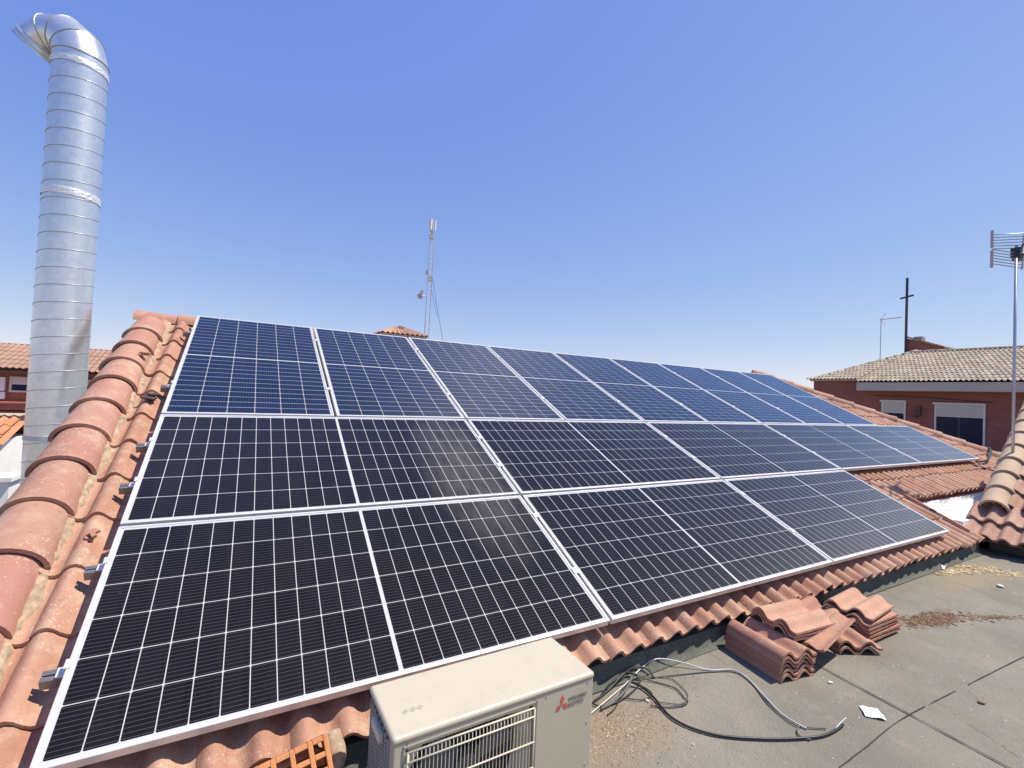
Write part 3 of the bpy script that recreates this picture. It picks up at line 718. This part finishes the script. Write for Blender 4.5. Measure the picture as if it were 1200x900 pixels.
for k in range(6):
    loose_tile((2.855 + random.uniform(-.006, .006), -.418 + random.uniform(-.006, .006), .016 + k * STEP), -8 + random.uniform(-1, 1), words[k] + ' in the tall stack nearest the coiled cables', scale=.88)
# skewed tiles on top of the left stack
for k in range(3):
    loose_tile((3.085 - .012 * k, -.105 - .010 * k, .168 + k * .021), -98 + k * 3.0, ['lowest', 'middle', 'uppermost'][k] + ' of the skewed tiles lying across the left stack', tilt=(-2, 3), tint=.9 + .04 * k, scale=.93)
loose_tile((3.36, -.10, .115), -84, 'pinkish tile lying between the left and right stacks', tilt=(4, 10), tint=.5, scale=.93)
loose_tile((3.145, -.225, .012), -91, 'tile leaning with its lit edge up from the left stack to the right', tilt=(12, -27), tint=.55, scale=.98)
# right stack
for k in range(6):
    loose_tile((3.735 + random.uniform(-.008, .008), -.175 + random.uniform(-.006, .006), .035 + k * STEP * .98 + (.0 if k < 5 else .012)), -90 + random.uniform(-2, 2) + (4 if k == 5 else 0), words[k] + ' in the right hand tile stack', scale=.93)
for k in range(2):
    loose_tile((3.45 + .01 * k, -.405 + .01 * k, .012 + .032 * k), -24 - 6 * k, ['lower', 'upper'][k] + ' of the two half hidden tiles at the foot of the right stack', tint=.9 - .3 * k, scale=.9)

# ------------------------------------------------------------------ cables on the terrace
def cable(pts, r, mat, label, z=.0, n=8):
    m = MB(); P = [(p[0], p[1], (p[2] if len(p) > 2 else 0) + r + .006) for p in pts]
    m.tube(smooth_path(P, n), r, 8); return tag(m.build('cable', mat, None, True), label, 'cable', 'cables lying on the terrace')
CAB = {}
PX = lambda px, py, z=0.0: (lambda d: tuple((CAM + d * ((z - CAM.z) / d.z)).xy))(rt * ((px - 600) / 542.07) + dn * ((py - 450) / 542.07) + fw)
def gp(L, z=0.0): return [(*PX(a, b_, z), (c_[0] if c_ else 0.0)) for (a, b_, *c_) in L]
cable(gp([(688, 842), (712, 822), (735, 802), (752, 789, .02), (770, 781, .03), (800, 783, .02), (830, 787), (858, 787), (876, 797), (893, 815), (915, 838), (937, 852), (945, 856)]), .0032, WHITE_CABLE, 'white cable curving from the air conditioner past the tile stack')
cable(gp([(735, 798), (770, 795), (800, 792), (835, 789), (862, 790), (882, 804), (900, 827), (925, 848), (940, 854), (968, 856)]), .003, GREY_CABLE, 'dark cable running alongside the white one')
cable(gp([(737, 803, .01), (752, 808), (766, 820), (777, 834), (790, 846), (815, 858), (850, 866), (900, 869), (940, 868), (965, 865), (980, 858), (988, 852)]), .0052, BLACK_RUBBER, 'thick black cable sweeping across the terrace floor')
loops = [
 ([(690, 828), (705, 818), (722, 804), (738, 796, .02), (750, 800), (742, 812), (725, 824), (706, 830), (692, 826)], .0045, 'black loop of cable nearest the air conditioner'),
 ([(700, 822), (716, 806, .02), (735, 797, .03), (760, 799), (790, 808), (802, 820), (806, 824), (800, 829), (780, 831), (762, 829)], .0038, 'wide thin loop of black cable'),
 ([(758, 794), (785, 797), (800, 808), (806, 818), (798, 827), (775, 825), (765, 824)], .003, 'outer thin grey loop of cable'),
 ([(730, 820), (752, 822), (764, 816), (756, 808), (740, 806, .02), (728, 812), (722, 830), (712, 840)], .0035, 'small tangled black loop'),
 ([(696, 824), (712, 812), (730, 800, .03), (742, 792, .03), (757, 790, .02), (766, 796)], .006, 'black cable bundle at the foot of the upstand'),
 ([(704, 834), (718, 826), (732, 815, .01), (740, 803, .03)], .008, 'short grey plastic conduit among the cable loops'),
]
for i, (L_, r_, lab) in enumerate(loops): cable(gp(L_), r_ * .72, GREY_CABLE if i in (2, 5) else BLACK_RUBBER, lab)
cable(gp([(937, 852), (934, 860), (940, 867), (950, 869)]), .003, GREY_CABLE, 'frayed hook of cable at the far end of the white cable')
cable(gp([(976, 860), (985, 852, .01), (991, 849, .02)]), .0025, WHITE_CABLE, 'bare pale wires at the tip of the thick black cable')

# ------------------------------------------------------------------ litter
def scatter(name, label_kind, cnt, centre, sx, sy, smin, smax, mat, seed, flat=.5, rot=0, elong=1.0):
    rnd = random.Random(seed); m = MB(); ca, sa = math.cos(rot), math.sin(rot)
    for k in range(cnt):
        a, b_ = rnd.gauss(0, 1) * sx, rnd.gauss(0, 1) * sy; x = centre[0] + a * ca - b_ * sa; y = centre[1] + a * sa + b_ * ca
        if y > -.08: continue
        s_ = rnd.uniform(smin, smax); Mx = Matrix.Translation((x, y, fz(x, y) + s_ * .2)) @ Matrix.Rotation(rnd.uniform(0, 6.3), 4, 'Z') @ Matrix.Rotation(rnd.uniform(-.4, .4), 4, 'X') @ Matrix.Diagonal((s_ * elong, s_ * rnd.uniform(.5, 1), s_ * flat, 1))
        m.add([Mx @ Vector(v) for v in ((-.5, -.4, -.3), (.5, -.5, -.3), (.3, .5, -.3), (-.4, .4, -.3), (-.2, -.1, .5), (.3, .1, .4))], [(0, 1, 5, 4), (1, 2, 5), (2, 3, 4, 5), (3, 0, 4)], rnd.random())
    return kind(m.build(name, mat), 'stuff')
def tinted(name, c1, c2, rough=.9):
    n = NT(name); n.set(color=n.mix(n.attr('tint'), c1, c2), rough=rough, spec=.2); return n.m
CR = tinted('crumbled_clay', (.30, .16, .10), (.52, .44, .33)); LF = tinted('dry_leaf', (.12, .065, .04), (.26, .16, .10)); ST = tinted('straw', (.36, .27, .15), (.52, .43, .28)); WH = tinted('pale_chips', (.5, .47, .42), (.75, .73, .68))
scatter('clay_crumbs', '', 1700, (1.86, -.26), .16, .10, .003, .009, CR, 1, rot=-.2)
scatter('clay_crumbs', '', 120, (2.42, -.19), .05, .035, .003, .007, CR, 2)
scatter('clay_crumbs', '', 260, (3.2, -.7), .8, .35, .002, .006, CR, 3)
scatter('dry_leaves', '', 520, (4.52, -.44), .16, .035, .006, .020, LF, 4, flat=.15, rot=-.25, elong=1.6)
scatter('dry_leaves', '', 130, (5.0, -.62), .13, .025, .006, .018, LF, 5, flat=.15, rot=-.5, elong=1.6)
scatter('straw_litter', '', 700, (6.35, -.26), .35, .06, .006, .022, ST, 6, flat=.12, rot=-1.0, elong=2.4)
scatter('straw_litter', '', 350, (5.9, -.12), .22, .03, .006, .022, ST, 7, flat=.12, rot=-.3, elong=2.4)
scatter('pale_grit', '', 160, (3.4, -.75), .9, .35, .003, .009, WH, 8)
def flat_scrap(pts, lift, mat, label, name, cat):
    m = MB(); n_ = 6; a, b_, c, d = [Vector((*p, 0)) for p in pts]; vs = []
    for j_ in range(n_ + 1):
        for i in range(n_ + 1):
            u_, v_ = i / n_, j_ / n_; p = (a.lerp(b_, u_)).lerp(d.lerp(c, u_), v_); vs.append((p.x, p.y, fz(p.x, p.y) + .006 + lift * abs(noise.noise(Vector((u_ * 2.1, v_ * 2.1, 7)))) ))
    k = len(vs); vs += [(x, y, z - .0015) for x, y, z in vs]; w1 = n_ + 1; fs = []
    for j_ in range(n_):
        for i in range(n_): q = j_ * w1 + i; fs.append((q, q + 1, q + w1 + 1, q + w1)); fs.append((k + q + 1, k + q, k + q + w1, k + q + w1 + 1))
    m.add(vs, fs); return tag(m.build(name, mat), label, cat)
flat_scrap([PX(1007, 829), PX(1028, 832), PX(1039, 846), PX(1014, 841)], .012, PAPER, 'crumpled white paper scrap on the terrace floor', 'paper_scrap', 'paper')
flat_scrap([PX(1099, 661), PX(1104, 660), PX(1110, 666), PX(1105, 668)], .03, PAPER, 'small white scrap near the far terrace corner', 'paper_scrap', 'paper')
def stone(px, py, s_, label, mat=None):
    x, y = PX(px, py); m = MB(); vs = []; rnd = random.Random(px)
    for j_ in range(5):
        for i in range(9):
            t = 2 * math.pi * i / 9; f_ = math.sin(math.pi * (j_ + .5) / 5); rr = s_ * (f_ * (1 + .3 * rnd.random())); vs.append((math.cos(t) * rr, math.sin(t) * rr * .7, s_ * .45 * (1 - math.cos(math.pi * (j_ + .5) / 5))))
    fs = [(j_ * 9 + i, j_ * 9 + (i + 1) % 9, (j_ + 1) * 9 + (i + 1) % 9, (j_ + 1) * 9 + i) for j_ in range(4) for i in range(9)] + [tuple(range(36, 45))]
    m.add(vs, fs, rnd.random()); o = m.build('rubble_chip', mat or WH); o.location = (x, y, fz(x, y)); o.rotation_euler = (0, 0, rnd.uniform(0, 3)); return tag(o, label, 'rubble')
stone(758, 822, .010, 'pale mortar chip among the cable loops'); stone(973, 801, .011, 'white chip beside the dark floor seam'); stone(930, 790, .007, 'small chip in front of the left tile stack', CR)
stone(1150, 824, .014, 'dark twiggy crumb on the right of the terrace', LF); stone(1117, 652, .02, 'white chip by the far wall under the right roof'); stone(1172, 688, .025, 'white rubble piece at the foot of the right wall')

# ------------------------------------------------------------------ near roof on the right
nr = thing('annex_roof', 'neighbouring low building with dusty terracotta roof at the right edge', 'building')
eu = Vector((1, .07, .56)).normalized(); ea = Vector((-.07, 1, 0)).normalized(); ea = -ea
en = ea.cross(eu).normalized(); en = en if en.z > 0 else -en
O2 = Vector((7.0, .07, .118))
def P2(x, s, h): return O2 + ea * x + eu * s + en * h
tile_field('tiled_roof', P2, (-.06, 4.0), 0, .58, lambda x, s: -.07 < x < 4.2, TILE_NEAR, nr, nx=10, seed=11, amp=.045, lift=.042, thick=.022, expo=.29)
tile_field('upper_tiled_roof', P2, (.03, 4.0), .58, 3.5, lambda x, s: .02 < x < 4.2, TILE_NEAR, nr, nx=10, seed=12, amp=.045, lift=.042, thick=.022, expo=.29)
m = MB(); m.add([P2(0, .05, -.03), P2(4.1, .05, -.03), P2(4.1, 3.4, -.03), P2(0, 3.4, -.03)], [(0, 1, 2, 3)]); m.build('roof_deck', MORTAR, nr)
s = .52; k = 0
while s < 3.3:
    cap_tile('ridge_tile', P2(.11, s, .03), P2(.10, s + .38, .016), en, .122, .104, .115, TILE_PALE, nr, random.random(), thick=.018, n=16); s += .30
m = MB(); m.box((7.30, -4.2, -.2), (7.42, .06, .26)); m.box((7.30, -.02, -.2), (10.5, .10, .22))
m.build('wall', plain('dark_render', (.16, .15, .14), .95, 0, .3, 4, .3), nr)
m = MB(); m.add([P2(.03, .05, -.04), P2(.03, 3.4, -.04), P2(.03, 3.4, -1.5), (7.2, .10, -.2)], [(0, 1, 2, 3)]); m.build('side_wall', WHITE, nr)
m = MB(); m.box((6.78, -.03, .0), (6.90, .03, .13)); m.box((6.95, -.02, .10), (7.05, .10, .16)); bevel(m.build('mortar_lump', MORTAR, nr), .02, 2)

# ------------------------------------------------------------------ TV antenna, right
ta = thing('tv_antenna', 'grid TV antenna on a thin pole behind the dusty right hand roof', 'antenna', (8.27, .045, 0))
m = MB(); m.tube([(0, 0, .6), (0, 0, 3.42)], [.015] * 2, 10); m.build('pole', GALV_MAST, ta, smooth=True)
m = MB()
Ddir = Vector((-.494, -.869, 0)) * -1   # viewing bearing kept simple: grids stand across x-y
gd = Vector((.80, -.60, 0)).normalized()
def grid(zc, mb, sl):
    for i in range(6):
        z = zc - .085 + i * .034
        mb.tube([Vector((0, 0, z)) + gd * (-.30) + Vector((-.02, -.04, -.03 * sl)), Vector((0, 0, z + .0)) + gd * .02, Vector((0, 0, z)) + gd * .34 + Vector((-.02, -.04, .02))], .0055, 6)
    mb.tube([Vector((0, 0, zc - .11)) + gd * .06, Vector((0, 0, zc + .11)) + gd * .08], .008, 6)
grid(3.48, m, 1); grid(3.245, m, -1); m.build('reflector', GALV_MAST, ta, smooth=True)
m = MB()
for zc in (3.48, 3.245): m.box((-.018, -.02, zc - .10), (.018, .006, zc + .10), Matrix.Translation(gd * -.31 + Vector((-.02, -.04, 0))) @ Matrix.Rotation(.3, 4, 'Z'))
m.build('end_cap', plain('plastic_grey', (.5, .42, .42), .6, 0, .1, 5, 0), ta)
m = MB(); m.tube([Vector((-.25, -.12, 3.36)), Vector((0, 0, 3.34)), Vector((.45, .1, 3.33))], .010, 6); m.tube([Vector((-.22, -.16, 3.22)), Vector((0, 0, 3.30))], .007, 6); m.box((-.04, -.04, 3.27), (.06, .04, 3.39)); m.box((.06, -.05, 3.27), (.16, .05, 3.36))
m.build('boom', DARK_METAL, ta)

# ------------------------------------------------------------------ brick building on the right
rb = thing('brick_building', 'red brick building with grey tiled roof behind the solar roof', 'building', group=None)
EX, EZ, SLP = 21.1, 2.53, .325
m = MB(); m.box((21.62, -14, -7), (31, 7.3, 2.3)); m.box((21.64, 7.3, -7), (31, 9.15, 2.66)); m.build('wall', BRICK, rb)
nrm = math.sqrt(1 + SLP ** 2)
def P3(x, s, h): return Vector((EX + s / nrm - h * SLP / nrm, 7.35 - x, EZ + s * SLP / nrm + h / nrm))
Lr = (25.75 - EX) * nrm
tile_field('tiled_roof', P3, (0, 20), 0, Lr, lambda x, s: x < 18 and x > -.05 , TILE_GREY, rb, nx=4, expo=.36, seed=21, amp=.05, lift=.03)
# left part, narrowing to the hip
def keepL(x, s): return x > (-1.9 + 1.95 * max(0, s - .55) / (Lr - .55)) and x < .0 and s > .5
tile_field('side_tiled_roof', P3, (-2.0, .2), .36, Lr, keepL, TILE_GREY, rb, nx=4, expo=.36, seed=22, amp=.05, lift=.03)
m = MB(); m.add([(21.5, 9.25, 2.60), (25.75, 7.35, 4.00), (30, 9.25, 2.60)], [(0, 2, 1)]); m.add([(25.75, 7.35, 4.00), (30, 9.25, 2.60), (30, -12, 2.60), (25.75, -12, 4.00)], [(0, 1, 2, 3)])
m.add([(21.5, 7.35, 2.58), (21.5, 9.25, 2.60), (25.75, 7.35, 3.98), (25.75, -12, 3.98), (21.15, -12, 2.50), (21.15, 7.35, 2.50)], [(0, 1, 2, 3, 4, 5)]); m.build('rear_roof', TILE_GREY, rb)
m = MB(); m.box((21.10, -12, 2.20), (21.24, 7.30, 2.505)); m.box((21.24, -12, 2.20), (21.64, 7.30, 2.28)); m.box((21.5, 7.31, 2.60), (21.66, 9.2, 2.67)); m.build('fascia', plain('cream_fascia', (.46, .425, .36), .8, 0, .06, 1, .1), rb)
m = MB(); y = 7.3
while y > -11: m.tube([(25.75, y, 4.05), (25.75, y - .42, 4.06)], .10, 8, tint=random.random()); y -= .40
P_a, P_b = Vector((21.55, 9.22, 2.66)), Vector((25.75, 7.35, 4.05)); d_ = (P_b - P_a).normalized(); q = 0
while q < (P_b - P_a).length: m.tube([P_a + d_ * q, P_a + d_ * (q + .42)], .075, 8, tint=random.random()); q += .40
m.build('ridge_tiles', TILE_GREY, rb, smooth=True)
def window(y0_, y1_, z0_, z1_, zs):
    """zs: bottom of the lowered shutter"""
    f = MB(); X = 21.60
    f.box((X - .06, y0_ - .06, z1_), (X + .02, y1_ + .10, z1_ + .06)); f.box((X - .03, y1_, z0_), (X + .02, y1_ + .05, z1_)); f.box((X - .03, y0_ - .05, z0_), (X + .02, y0_, z1_)); f.box((X - .05, y0_ - .05, z0_ - .05), (X + .02, y1_ + .05, z0_))
    fo = f.build('window', plain('window_white', (.66, .64, .58), .6, 0, .05, 2, 0), rb)
    g_ = MB(); g_.box((X + .0, y0_, z0_), (X + .015, y1_, zs)); g_.build('pane', GLASS_DARK, fo)
    s_ = MB(); z = zs
    while z < z1_ - .005: s_.box((X - .028, y0_, z), (X - .012, y1_, min(z + .045, z1_))); z += .05
    s_.build('shutter', PVC_SHUTTER, fo)
    mu = MB(); ym = (y0_ + y1_) / 2; mu.box((X - .012, ym - .025, z0_), (X + .0, ym + .025, zs)); mu.build('mullion', DARK_METAL, fo)
window(3.82, 5.02, .42, 1.76, 1.33); window(5.95, 6.60, .90, 1.80, 1.38)
m = MB(); m.box((21.52, 5.46, 1.32), (21.62, 5.60, 1.68)); m.box((21.50, 5.56, 1.26), (21.62, 5.66, 1.50)); bevel(m.build('wall_lamp', plain('brown_metal', (.12, .05, .045), .6, 0, .1, 5, 0), rb), .01, 1)
m = MB(); m.tube([(21.58, 1.95, -5), (21.58, 1.95, 2.2)], .04, 8)
m.tube([(21.59, 6.9, 2.02), (21.59, 5.2, 1.98), (21.59, 3.6, 1.86)], .012, 6); m.build('downpipe', DARK_METAL, rb)
m = MB()
for z in (.18, .32): m.tube([(20.2, 6.0, z), (20.2, 1.0, z + .02)], .02, 6)
for y in (5.5, 4.6, 3.7, 2.9, 2.1): m.tube([(20.2, y, -.5), (20.2, y, .34)], .015, 6)
tag(m.build('balcony_railing', GALV_MAST, None, True), 'thin metal railing below the windows of the brick building', 'railing')
m = MB(); m.box((19.9, .5, -7), (21.6, 6.5, -.5)); m.build('balcony', BRICK, rb)
# roof penthouse with a single slope
XS = 26.4; sc = (XS - CAM.x) / (23.5 - CAM.x)
def sc_(y, z): return (CAM.y + (y - CAM.y) * sc, CAM.z + (z - CAM.z) * sc)
y0_, z0_ = sc_(6.60, 4.47); y1_, z1_ = sc_(5.69, 4.16); y2_, z2_ = sc_(5.51, 3.98)
ph_ = MB(); zb_ = 3.6
ph_.add([(XS, y0_, zb_), (XS, y2_, zb_), (XS, y2_, z2_ - .04), (XS, y1_, z1_ - .04), (XS, y0_, z0_ - .06), (XS + 1.6, y0_, zb_), (XS + 1.6, y2_, zb_), (XS + 1.6, y2_, z2_ - .04), (XS + 1.6, y1_, z1_ - .04), (XS + 1.6, y0_, z0_ - .06)],
        [(0, 4, 3, 2, 1), (5, 6, 7, 8, 9), (0, 5, 9, 4), (4, 9, 8, 3), (3, 8, 7, 2), (2, 7, 6, 1)])
pho = ph_.build('penthouse', BRICK, rb)
m = MB(); nsl = 8
for i in range(nsl):
    ya, yb_ = y0_ + (y2_ - .1 - y0_) * i / nsl, y0_ + (y2_ - .1 - y0_) * (i + 1) / nsl; za = z0_ + (z2_ - z0_) * i / nsl; zb2 = z0_ + (z2_ - z0_) * (i + 1) / nsl
    m.add([(XS - .1, ya, za - .03), (XS - .1, yb_, zb2 - .03), (XS + 1.7, yb_, zb2 - .03), (XS + 1.7, ya, za - .03), (XS - .1, ya, za + .04), (XS - .1, yb_, zb2 + .04), (XS + 1.7, yb_, zb2 + .04), (XS + 1.7, ya, za + .04)], [(0, 3, 2, 1), (4, 5, 6, 7), (0, 1, 5, 4), (1, 2, 6, 5), (2, 3, 7, 6), (3, 0, 4, 7)])
m.box((XS - .05, y0_ - .55, z0_ - .22), (XS + .3, y0_ - .25, z0_ - .02)); m.build('coping', TILE_GREY, pho)
# cross
cy, cz1 = sc_(6.60, 6.87); _, czb = sc_(6.60, 4.0); ya, za = sc_(6.89, 6.22); yb_, zb2 = sc_(6.33, 5.96)
m = MB(); m.box((-.038, -.038, 3.7), (.038, .038, cz1)); m.box((-.03, -.36, (za + zb2) / 2 - .038), (.03, .36, (za + zb2) / 2 + .038))
o = m.build('roof_cross', DARK_METAL); o.location = (XS - .12, cy, 0); o.rotation_euler = (0, 0, R(-32)); bevel(o, .006, 1)
tag(o, 'tall dark metal cross on the roof of the brick building', 'cross')
ya, za = sc_(7.22, 5.06)
sa_ = thing('yagi_antenna', 'small thin TV antenna on a mast left of the cross', 'antenna', (XS - 1.5, ya * .96 + .05, 0))
m = MB(); m.tube([(0, 0, 3.4), (0, 0, za + .02)], .018, 6); m.build('mast', GALV_MAST, sa_)
m = MB(); m.tube([(0, .05, za), (0, -.75, za + .02)], .015, 6)
for i in range(6): m.tube([(-.12, -.1 - .11 * i, za + .01), (.12, -.1 - .11 * i, za + .01)], .006, 5)
m.tube([(0, .02, za + .02), (0, -.16, za + .26)], .008, 5); m.tube([(0, .02, za - .02), (0, -.16, za - .24)], .008, 5)
m.build('elements', plain('faded_red', (.45, .22, .22), .6, 0, .1, 3, 0), sa_)

# ------------------------------------------------------------------ tower and mast behind the ridge
tw = thing('stair_tower', 'small brick tower with a pyramid tiled roof peeping over the panels', 'building', (8.55, 27.3, -.16))
m = MB(); m.box((-1.25, -1.25, -7), (1.25, 1.25, 4.86)); m.build('wall', BRICK_L, tw)
m = MB(); m.box((-1.4, -1.4, 4.86), (1.4, 1.4, 4.94)); m.build('cornice', plain('pale_cornice', (.5, .45, .38), .8, 0, .05, 2, 0), tw)
m = MB(); 
for (sx_, sy_) in ((1, 0), (0, 1), (-1, 0), (0, -1)):
    for i in range(10):
        a0, a1 = -1 + i / 5, -1 + (i + 1) / 5; e = Vector((sx_, sy_, 0)); f_ = Vector((-sy_, sx_, 0))
        am = (a0 + a1) / 2; t0 = abs(am)
        top = Vector((0, 0, 5.68)); bl = e * 1.5 + f_ * a0 * 1.5 + Vector((0, 0, 4.95)); br = e * 1.5 + f_ * a1 * 1.5 + Vector((0, 0, 4.95)); bm = e * 1.5 + f_ * am * 1.5 + Vector((0, 0, 5.06))
        ft = top + (e * .02 + f_ * am * .1)
        m.add([bl, bm, ft], [(0, 1, 2)], random.random()); m.add([bm, br, ft], [(0, 1, 2)], random.random())
m.build('pyramid_roof', TILE, tw)
ms = thing('radio_mast', 'slim lattice telecom mast with antennas rising behind the ridge', 'mast', (10.08, 26.66, 0), (0, R(.6), 0))
m = MB(); hb_, ht_ = 3.2, 11.3; 
legs = [Vector((math.cos(R(a)), math.sin(R(a)), 0)) * .20 for a in (100, 220, 340)]
for L_ in legs: m.tube([L_ + Vector((0, 0, hb_ - 3)), L_ * .8 + Vector((0, 0, ht_))], .022, 6)
z = hb_; i = 0
while z < ht_ - .3:
    for k in range(3):
        a, b_ = legs[k], legs[(k + 1) % 3]; m.tube([a + Vector((0, 0, z)), b_ + Vector((0, 0, z + .32))], .010, 4, cap=False)
    z += .32
m.build('lattice', GALV_MAST, ms)
m = MB()
for a in (90, 210, 330):
    c = Vector((math.cos(R(a)), math.sin(R(a)), 0)) * .17; m.box((-.10, -.06, 11.75), (.10, .06, 12.45), Matrix.Translation(c) @ Matrix.Rotation(R(a + 90), 4, 'Z'))
bevel(m.build('panel_antenna', plain('antenna_white', (.75, .75, .74), .5, 0, .03, 2, 0), ms), .02, 2)
m = MB(); m.tube([(0, 0, 11.2), (0, 0, 12.4)], .04, 8); m.box((-.14, -.10, 11.25), (.12, .10, 11.5)); m.box((-.24, -.10, 8.9), (-.08, .08, 9.15)); m.box((-.10, -.08, 8.5), (.12, .08, 8.85)); m.build('radio_unit', plain('unit_grey', (.42, .43, .44), .5, .2, .1, 2, 0), ms)
m = MB(); m.ring((-.62, -.35, 7.35), (-.5, -.85, 0), .01, .17, .14, 24); m.ring((-.50, -.20, 7.65), (-.3, -.9, 0), .01, .12, .12, 18); m.build('dish', plain('dish_grey', (.50, .50, .50), .5, .1, .1, 2, 0), ms)
m = MB(); m.tube([(-.6, -.3, 7.45), (0, 0, 7.45)], .03, 6); m.build('dish_bracket', GALV_MAST, ms)
m = MB(); m.tube([(.15, 0, 9.0), (.45, -.4, 7.0), (.9, -.9, 4.4)], .012, 5); m.tube([(.15, 0, 8.2), (.35, -.3, 6.9), (.55, -.5, 6.2)], .010, 5); m.build('guy_wire', DARK_METAL, ms)

# ------------------------------------------------------------------ houses on the left
lb = thing('apartment_house', 'brick apartment house with brown tiled roof behind the duct', 'building')
m = MB(); m.box((-11, 17.3, -7), (-2.3, 26, 1.50)); m.build('wall', BRICK_L, lb)
def P4(x, s, h): return Vector((-11.3 + x, 16.9 + s * .93 - h * .37, 1.52 + s * .36 + h * .93))
tile_field('tiled_roof', P4, (0, 9.3), 0, 2.2, lambda x, s: x < 9.2, TILE_BROWN, lb, nx=3, expo=.36, seed=31, amp=.032, lift=.012)
m = MB(); m.add([(-11.3, 18.95, 2.33), (-2.1, 18.95, 2.33), (-2.1, 27, -.5), (-11.3, 27, -.5)], [(0, 1, 2, 3)]); m.add([(-11.3, 16.95, 1.49), (-2.1, 16.95, 1.49), (-2.1, 18.95, 2.27), (-11.3, 18.95, 2.27)], [(0, 1, 2, 3)]); m.build('rear_roof', TILE, lb)
m = MB(); m.box((-11.2, 16.95, 1.38), (-2.2, 17.3, 1.47)); m.build('eave_soffit', plain('brown_wood', (.16, .08, .05), .8, 0, .2, 4, 0), lb)
def win2(x0_, x1_, z0_, z1_):
    f = MB(); f.box((x0_ - .05, 17.24, z0_ - .05), (x1_ + .05, 17.30, z0_)); f.box((x0_ - .05, 17.25, z1_), (x1_ + .05, 17.30, z1_ + .05)); f.box((x0_ - .05, 17.25, z0_), (x0_, 17.30, z1_)); f.box((x1_, 17.25, z0_), (x1_ + .05, 17.30, z1_))
    fo = f.build('window', plain('frame_white', (.6, .58, .54), .6, 0, .05, 2, 0), lb)
    g_ = MB(); g_.box((x0_, 17.27, z0_), (x1_, 17.29, z0_ + (z1_ - z0_) * .5)); g_.build('pane', GLASS_DARK, fo); s_ = MB(); s_.box((x0_, 17.26, z0_ + (z1_ - z0_) * .5), (x1_, 17.28, z1_)); s_.build('shutter', PVC_SHUTTER, fo)
win2(-5.55, -4.85, .88, 1.24); win2(-7.6, -6.8, .88, 1.24); win2(-4.3, -3.6, .88, 1.24); win2(-5.55, -4.85, -.2, .22)
m = MB(); m.box((-6.1, 17.20, .86), (-5.68, 17.29, 1.26)); m.box((-6.3, 17.18, .62), (-5.66, 17.26, .83)); m.build('white_panel', WHITE, lb)
m = MB(); m.box((-9, 16.6, .34), (-4.2, 16.9, .52)); m.box((-9, 16.55, .52), (-4.2, 17.3, .56)); m.build('balcony_band', BRICK_L, lb)
m = MB(); x = -7
while x < -4.6: m.tube([(x, 16.5, .22), (x + .10, 16.5, .18), (x + .2, 16.5, .22)], .03, 5); m.add([(x, 16.5, .22), (x + .2, 16.5, .22), (x + .2, 17.3, .45), (x, 17.3, .45)], [(0, 1, 2, 3)]); x += .2
m.build('awning', plain('awning_cream', (.55, .42, .32), .8, 0, .1, 3, 0), lb)
l2 = thing('orange_roof_house', 'low white house with orange tiles at the left edge below the duct', 'building')
def P5(x, s, h): return Vector((-9.0 + x, 10.1 + s * .94 - h * .34, .10 + s * .345 + h * .94))
tile_field('tiled_roof', P5, (0, 5.6), 0, 1.1, lambda x, s: x < 5.65, TILE_ORANGE, l2, nx=4, expo=.36, seed=41, amp=.05)
m = MB(); m.box((-9, 10.35, -7), (-3.45, 14, .12)); m.build('wall', WHITE, l2)
m = MB(); m.box((-9, 10.02, .02), (-3.4, 10.12, .10)); m.build('gutter', DARK_METAL, l2)
m = MB(); m.add([(-9, 10.15, .08), (-3.35, 10.15, .08), (-3.35, 11.15, .44), (-9, 11.15, .44), (-9, 14, -.6), (-3.35, 14, -.6)], [(0, 1, 2, 3), (3, 2, 5, 4)]); m.build('roof_deck', TILE_ORANGE, l2)
def P6(x, s, h): return Vector((-6.0 + x, 7.2 + s * .94 - h * .34, -.02 + s * .345 + h * .94))
l3 = thing('white_parapet', 'sunlit white parapet wall left of the duct foot', 'wall')
m = MB(); m.box((-4.5, 4.5, -7), (-1.48, 4.75, .34)); m.build('wall', WHITE, l3)
m = MB(); m.box((-4.5, 4.46, .34), (-1.45, 4.80, .38)); m.build('coping', WHITE, l3)
m = MB(); m.box((-8, 1.5, -3.1), (-.42, 10.3, -3.0)); kind(m.build('lower_terrace', FLOOR), 'structure')
